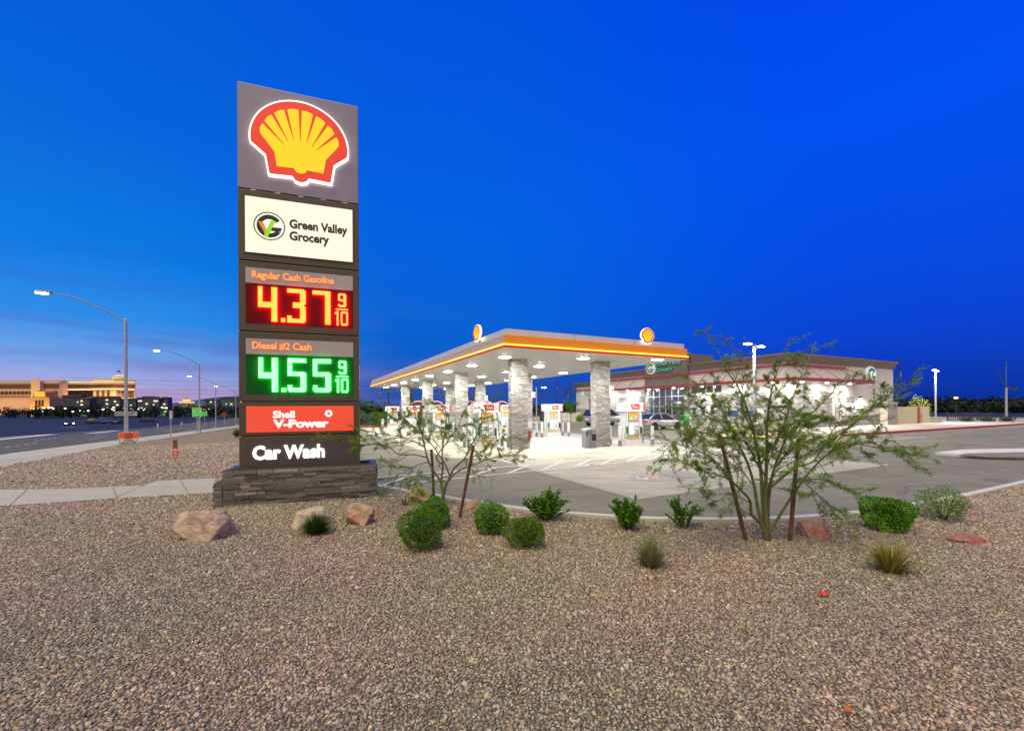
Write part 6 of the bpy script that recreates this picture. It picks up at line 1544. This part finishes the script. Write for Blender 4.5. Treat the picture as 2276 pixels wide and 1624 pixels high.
def apt(label, Y_, bays, seed, m=M_apt):
    r = random.Random(seed); xa = px_x(bays[0][0], Y_); t = thing('apartment_block', label, 'apartment block', Vector((xa, Y_, ZF)), 0, 'apartment blocks before the hills')
    for i, (u0, u1, v) in enumerate(bays):
        x0, x1 = px_x(u0, Y_) - xa, px_x(u1, Y_) - xa; h = FP((u0 + u1) / 2, v, Y_).z - ZF; off = r.choice((0, -2.5, -1.2))
        w = MB().box(x0, x1 - .02, off, 4, 0, h).build('wing', m if i % 2 == 0 else M_apt2, t)
        MB().box(x0 - .3, x1 + .25, off - .4, off - .01, h - .9, h + .3).build('parapet', M_dgrey, w)
        n = max(2, int((x1 - x0) / 3.4)); nz = max(3, int(h / 2.9))
        wins(w, x0 + 1, x1 - 1, 1.5, h - 1, n, nz, 1.3, 1.3, off - .01, M_dw, .5, r)
        wins(w, x0 + 1, x1 - 1, 1.5, h - 1, n, nz, 1.5, 1.1, off - .06, E_win, .24, r); wins(w, x0 + .4, x1 - 1.6, 1.5, h - 1, n, nz, 1.0, 1.0, off - .06, E_winw, .12, r)
        if i % 2: area('green_uplight', w, ((x0 + x1) / 2, off - 2.0, .8), 260, 3, (.35, 1, .2), (R(75), 0, 0))
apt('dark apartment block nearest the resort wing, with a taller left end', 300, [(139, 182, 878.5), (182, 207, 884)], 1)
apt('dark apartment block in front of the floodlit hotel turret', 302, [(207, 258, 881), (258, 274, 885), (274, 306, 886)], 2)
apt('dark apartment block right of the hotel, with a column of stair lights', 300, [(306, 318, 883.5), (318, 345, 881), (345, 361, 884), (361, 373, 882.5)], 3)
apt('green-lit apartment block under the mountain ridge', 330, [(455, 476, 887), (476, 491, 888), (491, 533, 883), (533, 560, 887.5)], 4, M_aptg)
Yt = 600.0; xa = px_x(398.5, Yt); xb = px_x(417, Yt); H = lambda v: FP(408, v, Yt).z - ZF
t = thing('casino_tower', 'floodlit stepped casino tower with small lit top before the ridge', 'tower', Vector((xa, Yt, ZF)), 0); W = xb - xa
MB().box(0, W, 0, 12, 0, H(896)).build('wall', mat('tower_grey', (.30, .28, .27), .8), t); MB().box(-.6, W + .6, -.6, 12.6, H(896) + .01, H(892)).build('lit_storey', emis('tower_lit', (255, 214, 130), .85), t)
MB().box(W * .25, W * .78, 2, 9, H(892) + .01, H(886.5)).build('lantern', emis('tower_lit2', (255, 226, 140), 1.0), t); MB().add([(W * .2, 1.4, H(886.5)), (W * .83, 1.4, H(886.5)), (W * .83, 9.6, H(886.5)), (W * .2, 9.6, H(886.5)), (W * .5, 5.5, H(884))], [(0, 1, 4), (1, 2, 4), (2, 3, 4), (3, 0, 4), (3, 2, 1, 0)]).build('roof', M_hotb, t)
MB().box(-20, -.7, 2, 16, 0, H(899)).box(W + .7, W + 22, 2, 16, 0, H(897)).build('podium', mat('podium_brown', (.24, .15, .12), .8), t); wins(t, -18, -2, 1, H(902), 3, 1, 3.6, 3.4, 1.9, emis('podium_lit', (240, 130, 90), .8))
wins(t, 2, W - 2, H(905), H(897), 4, 2, .7, .9, -.05, M_hw)
# low blue-roofed sheds and a dark far wall
for i, (u0, u1, v, lab) in enumerate(((470, 500, 904, 'low blue-grey shed before the green-lit apartments, left'), (500, 548, 903, 'low blue-grey shed before the green-lit apartments, right'))):
    xa, xb = px_x(u0, 240), px_x(u1, 240); h = FP(500, v, 240).z - ZF
    tag(MB().box(0, xb - xa, 0, 14, 0, h - .8).plate([(-.5, h - .8), (xb - xa + .5, h - .8), (xb - xa + .5, h), (-.5, h + .5)], -.5, 14.5).build('blue_shed', mat('shed_blue', (.05, .08, .16), .6), loc=Vector((xa, 240, ZF))), lab, 'shed', 'sheds beyond the street')
wl_ = thing('low_wall', 'long low dark blue wall beyond the street on the left', 'wall', AB(20, -62, ZF), math.atan2(AD.y, AD.x))
MB().box(-60, 120, -.1, .1, 0, 1.35).build('wall', mat('wall_blue', (.035, .045, .085), .8), wl_); MB().box(-60, 120, -.16, .16, 1.352, 1.46).build('coping', mat('coping_blue', (.03, .035, .06), .8), wl_)
# lamps in the far car parks
lab = 'small distant white lot lamp among dark trees before the apartments'
pl_ = thing('distant_lamp', lab, 'lamp post', (0, 0, 0), 0, 'distant lot lamps'); MB().tube([(0, 0, 0), (0, 0, 5.0)], .09, 6).build('pole', M_dgrey, pl_); MB().lathe([(.1, 5.0), (.34, 5.12), (.34, 5.35), (.1, 5.5)], 8).build('lamp_globe', emis('distant_globe', (255, 246, 226), 3.0), pl_)
for i in range(46):
    u = r_.uniform(60, 372) if i < 32 else r_.uniform(420, 560); Yq = r_.uniform(170, 285); p = FP(u, 905, Yq); p.z = ZF - r_.uniform(0, 2.2)
    if i == 0: pl_.location = p
    else: dup(pl_, p, 0)
# dark trees along there: one mass
def tree_mass(name, spots, seed, pal, leaf=1.1, n=210):
    r = random.Random(seed); b = MB()
    for p, w, h in spots:
        b.tube([p, p + Vector((0, 0, h * .5))], w * .07, 5, col=(.03, .025, .02))
        cl_ = [(p + Vector((r.gauss(0, w * .3), r.gauss(0, w * .3), h * r.uniform(.4, .88))), w * r.uniform(.25, .45)) for _ in range(7)]
        for i in range(n):
            q, s = cl_[r.randrange(7)]; d = Vector((r.gauss(0, 1), r.gauss(0, 1), r.gauss(0, .75))).normalized() * s * r.random() ** .5
            leaf_q(b, q + d, Vector((r.gauss(0, 1), r.gauss(0, 1), r.gauss(0, .7))).normalized() * leaf * r.uniform(.5, 1.2), leaf * .35, tuple(x * r.uniform(.6, 1.3) for x in pal[r.randrange(len(pal))]), r)
    o = b.build(name, M_leaf); o['kind'] = 'stuff'; return o
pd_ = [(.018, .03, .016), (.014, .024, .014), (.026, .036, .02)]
sp_ = []
for i in range(70):
    u = r_.uniform(20, 380) if i < 46 else r_.uniform(378, 560); Yq = r_.uniform(200, 290); p = FP(u, 905, Yq); p.z = ZF; sp_.append((p, r_.uniform(4, 8), r_.uniform(3, 6.5)))
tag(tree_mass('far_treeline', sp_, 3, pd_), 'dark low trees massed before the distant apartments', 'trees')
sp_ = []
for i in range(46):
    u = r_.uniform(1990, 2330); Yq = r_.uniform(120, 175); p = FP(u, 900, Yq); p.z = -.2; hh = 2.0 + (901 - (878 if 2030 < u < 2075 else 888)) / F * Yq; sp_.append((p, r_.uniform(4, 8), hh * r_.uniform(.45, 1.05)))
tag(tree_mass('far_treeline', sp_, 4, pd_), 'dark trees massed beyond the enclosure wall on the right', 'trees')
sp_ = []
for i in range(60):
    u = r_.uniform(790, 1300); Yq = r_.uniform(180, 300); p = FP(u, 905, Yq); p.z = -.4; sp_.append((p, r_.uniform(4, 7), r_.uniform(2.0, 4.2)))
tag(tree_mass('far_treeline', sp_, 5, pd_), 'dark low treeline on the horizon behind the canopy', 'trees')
# mountain ridge
rd = [(300, 900), (373, 896), (400, 894), (430, 890), (455, 885.5), (490, 882), (527, 879.5), (560, 877), (620, 876), (700, 879), (760, 883), (799, 886.5), (830, 892), (862, 897.5), (900, 894), (935, 894.5), (975, 899), (1040, 903), (1140, 905.5)]
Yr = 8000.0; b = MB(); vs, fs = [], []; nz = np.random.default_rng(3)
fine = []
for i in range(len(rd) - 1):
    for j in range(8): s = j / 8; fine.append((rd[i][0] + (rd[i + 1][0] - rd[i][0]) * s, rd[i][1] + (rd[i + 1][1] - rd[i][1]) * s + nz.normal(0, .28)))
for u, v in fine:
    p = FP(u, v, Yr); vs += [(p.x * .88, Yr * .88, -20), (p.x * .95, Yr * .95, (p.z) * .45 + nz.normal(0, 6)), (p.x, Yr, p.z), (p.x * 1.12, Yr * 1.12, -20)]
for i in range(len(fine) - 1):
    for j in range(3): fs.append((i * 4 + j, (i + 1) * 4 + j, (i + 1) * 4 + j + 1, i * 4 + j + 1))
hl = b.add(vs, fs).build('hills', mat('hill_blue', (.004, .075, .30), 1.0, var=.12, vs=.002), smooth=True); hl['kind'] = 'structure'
# oncoming car with dazzling headlights and a few parked ones in the far lot
oc = make_car('far_car', 'dark car with dazzling headlights beyond the street at far left', 'car', M_bluec, 'sedan', True)
p = FP(153, 921, 105); p.z = zg(*ab(p)) - .1; oc.location = p; oc.rotation_euler.z = math.atan2(-p.y, -p.x) + .06
area('beam', oc, (2.7, 0, .75), 60, .5, (1, 1, 1), (0, R(-90), 0))
for i, (u, Yq, m_, lab) in enumerate(((214, 120, M_bluec, 'dark parked car in the far lot, left of the nearest street lamp'), (236, 128, M_silver, 'pale parked car in the far lot, close to the nearest street lamp'), (262, 118, M_bluec, 'dark parked car in the far lot just right behind the bus sign'), (326, 135, M_bluec, 'dark parked car in the far lot under the apartments with stair lights'))):
    c_ = dup(car, Vector((px_x(u, Yq), Yq, zg(*ab((px_x(u, Yq), Yq))) - .1)), R(20 + i * 50), lab, 'cars in the far lot')
    for ch in c_.children:
        if ch.name.split('.')[0] in ('body', 'roof', 'pillars', 'mirror'): ch.material_slots and setattr(ch, 'data', ch.data.copy()); ch.data.materials[0] = m_

# ------------------------------------------------------------------ utility poles and wires
def utility_pole(label, u, Y_, vtop, arms=3, rad=.16):
    p = FP(u, 905, Y_); p.z = -.2; h = FP(u, vtop, Y_).z + .2
    t = thing('utility_pole', label, 'utility pole', p, R(20)); MB().tube([(0, 0, 0), (0, 0, h)], [rad, rad * .6], 8).build('pole', mat('pole_wood', (.05, .04, .04), .9), t)
    for i in range(arms):
        z = h - .15 - i * h * .075; MB().box(-1.3, 1.3, -.08, .08, z - .09, z + .09).build('crossarm', M_dgrey, t)
    if arms > 2: MB().tube([(.35, 0, h * .68), (.35, 0, h * .76)], .25, 8).build('transformer', M_grey, t)
    return p, h
pa, ha = utility_pole('tall wooden utility pole with crossarms right of the store', 1999.6, 120, 797, 4)
pb, hb = utility_pole('thin utility pole left of the car wash wing, shortest of three', 1260, 130, 864, 3)
pc, hc_ = utility_pole('slim tall utility pole beyond the car wash wing, rightmost of three', 1267.5, 220, 828, 2, .2)
pd2, hd_ = utility_pole('slim pole with double crossarm, leftmost of three by the lamp post', 1237, 200, 843, 3, .2)
def wire(label, p, q, sag=.6, rad=.022):
    n = 14; pts = [Vector(p) + (Vector(q) - Vector(p)) * (i / n) - Vector((0, 0, sag * 4 * (i / n) * (1 - i / n))) for i in range(n + 1)]
    tag(MB().tube([x - pts[0] for x in pts], rad, 4).build('power_line', M_black, loc=pts[0]), label, 'power line', 'overhead power lines')
wl = 'thin dark power line strung from the tall wooden utility pole'
for z in (5.6, 6.4, 7.2, 8.1): wire(wl, pa + Vector((0, 0, z)), Vector((pa.x + 75, pa.y + 38, z + .8)), .5, .035)
for z in (13.2, 14.4, 15.2): wire(wl, pa + Vector((1, 0, z)), Vector((pa.x + 75, pa.y + 18, z + 3)), .5, .02)
wl = 'thin dark power line crossing the dusk sky above the street'
for v0, v1 in ((838, 848), (846, 857), (858, 868), (868, 874), (882, 888), (890, 894)):
    wire(wl, FP(130, v0, 230), FP(640, v1, 260), 1.0, .055)
wl = 'thin dark power line crossing the sky behind the canopy'
for v in (846, 858, 866, 874, 884): wire(wl, FP(800, v, 230), FP(1310, v + 3, 230), 1.0, .05)

# ------------------------------------------------------------------ far right: signal mast, sheds, fence, lamp
p = G(2237, 938)
t = thing('signal_mast', 'pale mast with a tilted arm and box at far right', 'mast', p, 0)
MB().lathe([(.30, 0), (.28, .5), (.13, .7), (.11, 4.1), (.09, 4.15)], 12).build('pole', M_galv, t); MB().tube([(0, 0, 4.15), (0, 0, 7.3)], .045, 8).build('upper_mast', mat('mast_green', (.05, .22, .16), .5), t)
MB().tube([(1.0, 0, 3.95), (.1, 0, 4.2), (-.5, 0, 4.9), (-1.1, 0, 6.2)], [.07, .07, .05, .03], 8).build('arm', M_dgrey, t); MB().box(.85, 1.15, -.15, .15, 3.8, 4.2).build('head', M_dgrey, t)
p = FP(2124.6, 886, 110); gl = p.z; p.z = 0
t = thing('street_lamp', 'distant orange street lamp beyond the enclosure wall', 'street lamp', p); MB().tube([(0, 0, 0), (0, 0, gl)], .09, 8).build('pole', M_dgrey, t); MB().lathe([(.1, gl), (.42, gl + .1), (.42, gl + .4), (.1, gl + .5)], 10).build('lamp_globe', emis('orange_globe', (255, 170, 110), 4.0), t)
for i, (u0, u1, v0, Y_, c, lab) in enumerate(((2118, 2180, 893, 150, (.035, .04, .07), 'dark flat-roofed shed beyond the drive, left of the pale mast'), (2182, 2232, 896, 160, (.03, .035, .06), 'dark low shed just left of the pale mast'), (2246, 2330, 884, 140, (.04, .045, .08), 'dark building cut by the right edge of the picture'))):
    xa, xb = px_x(u0, Y_), px_x(u1, Y_); h = FP((u0 + u1) / 2, v0, Y_).z
    t = thing('dark_shed', lab, 'shed', Vector((xa, Y_, 0)), R(12)); m_ = mat('shed%d' % i, c, .7)
    MB().box(0, xb - xa, 0, 8, 0, h - .3).build('wall', m_, t); MB().box(-.3, xb - xa + .3, -.4, 8.3, h - .298, h).build('roof', M_dgrey, t); MB().box(1.0, 2.4, -.05, -.002, 0, 2.1).build('door', M_grey, t)
    wins(t, 2.8, xb - xa - .4, 1.1, 2.1, 2, 1, .8, .8, -.01, M_dw)
t = thing('yard_fence', 'low dark picket fence along the yard left of the pale mast', 'fence', G(2108, 937), R(10)); f_ = MB(); n_ = 26
for i in range(n_): f_.box(i * .28, i * .28 + .05, 0, .04, .05, 1.1)
f_.box(0, n_ * .28, .041, .08, .2, .27); f_.box(0, n_ * .28, .041, .08, .95, 1.02); f_.build('pickets', M_dgrey, t)
for i in range(4): MB().box(i * 2.35, i * 2.35 + .09, .081, .17, 0, 1.2).build('post', M_dgrey, t)
for i in range(3):
    p = G(2150 + i * 44, 938.5); tag(shrub('yard_shrub', 'low dark shrub by the yard fence on the far right', 0, 0, 0, 0, 200 + i, n=300, leaf=.12, loc=p, size=(.7, .7), pal=[(.03, .05, .025)], group='yard shrubs'), 'low dark shrub by the yard fence on the far right', 'shrub', 'yard shrubs')
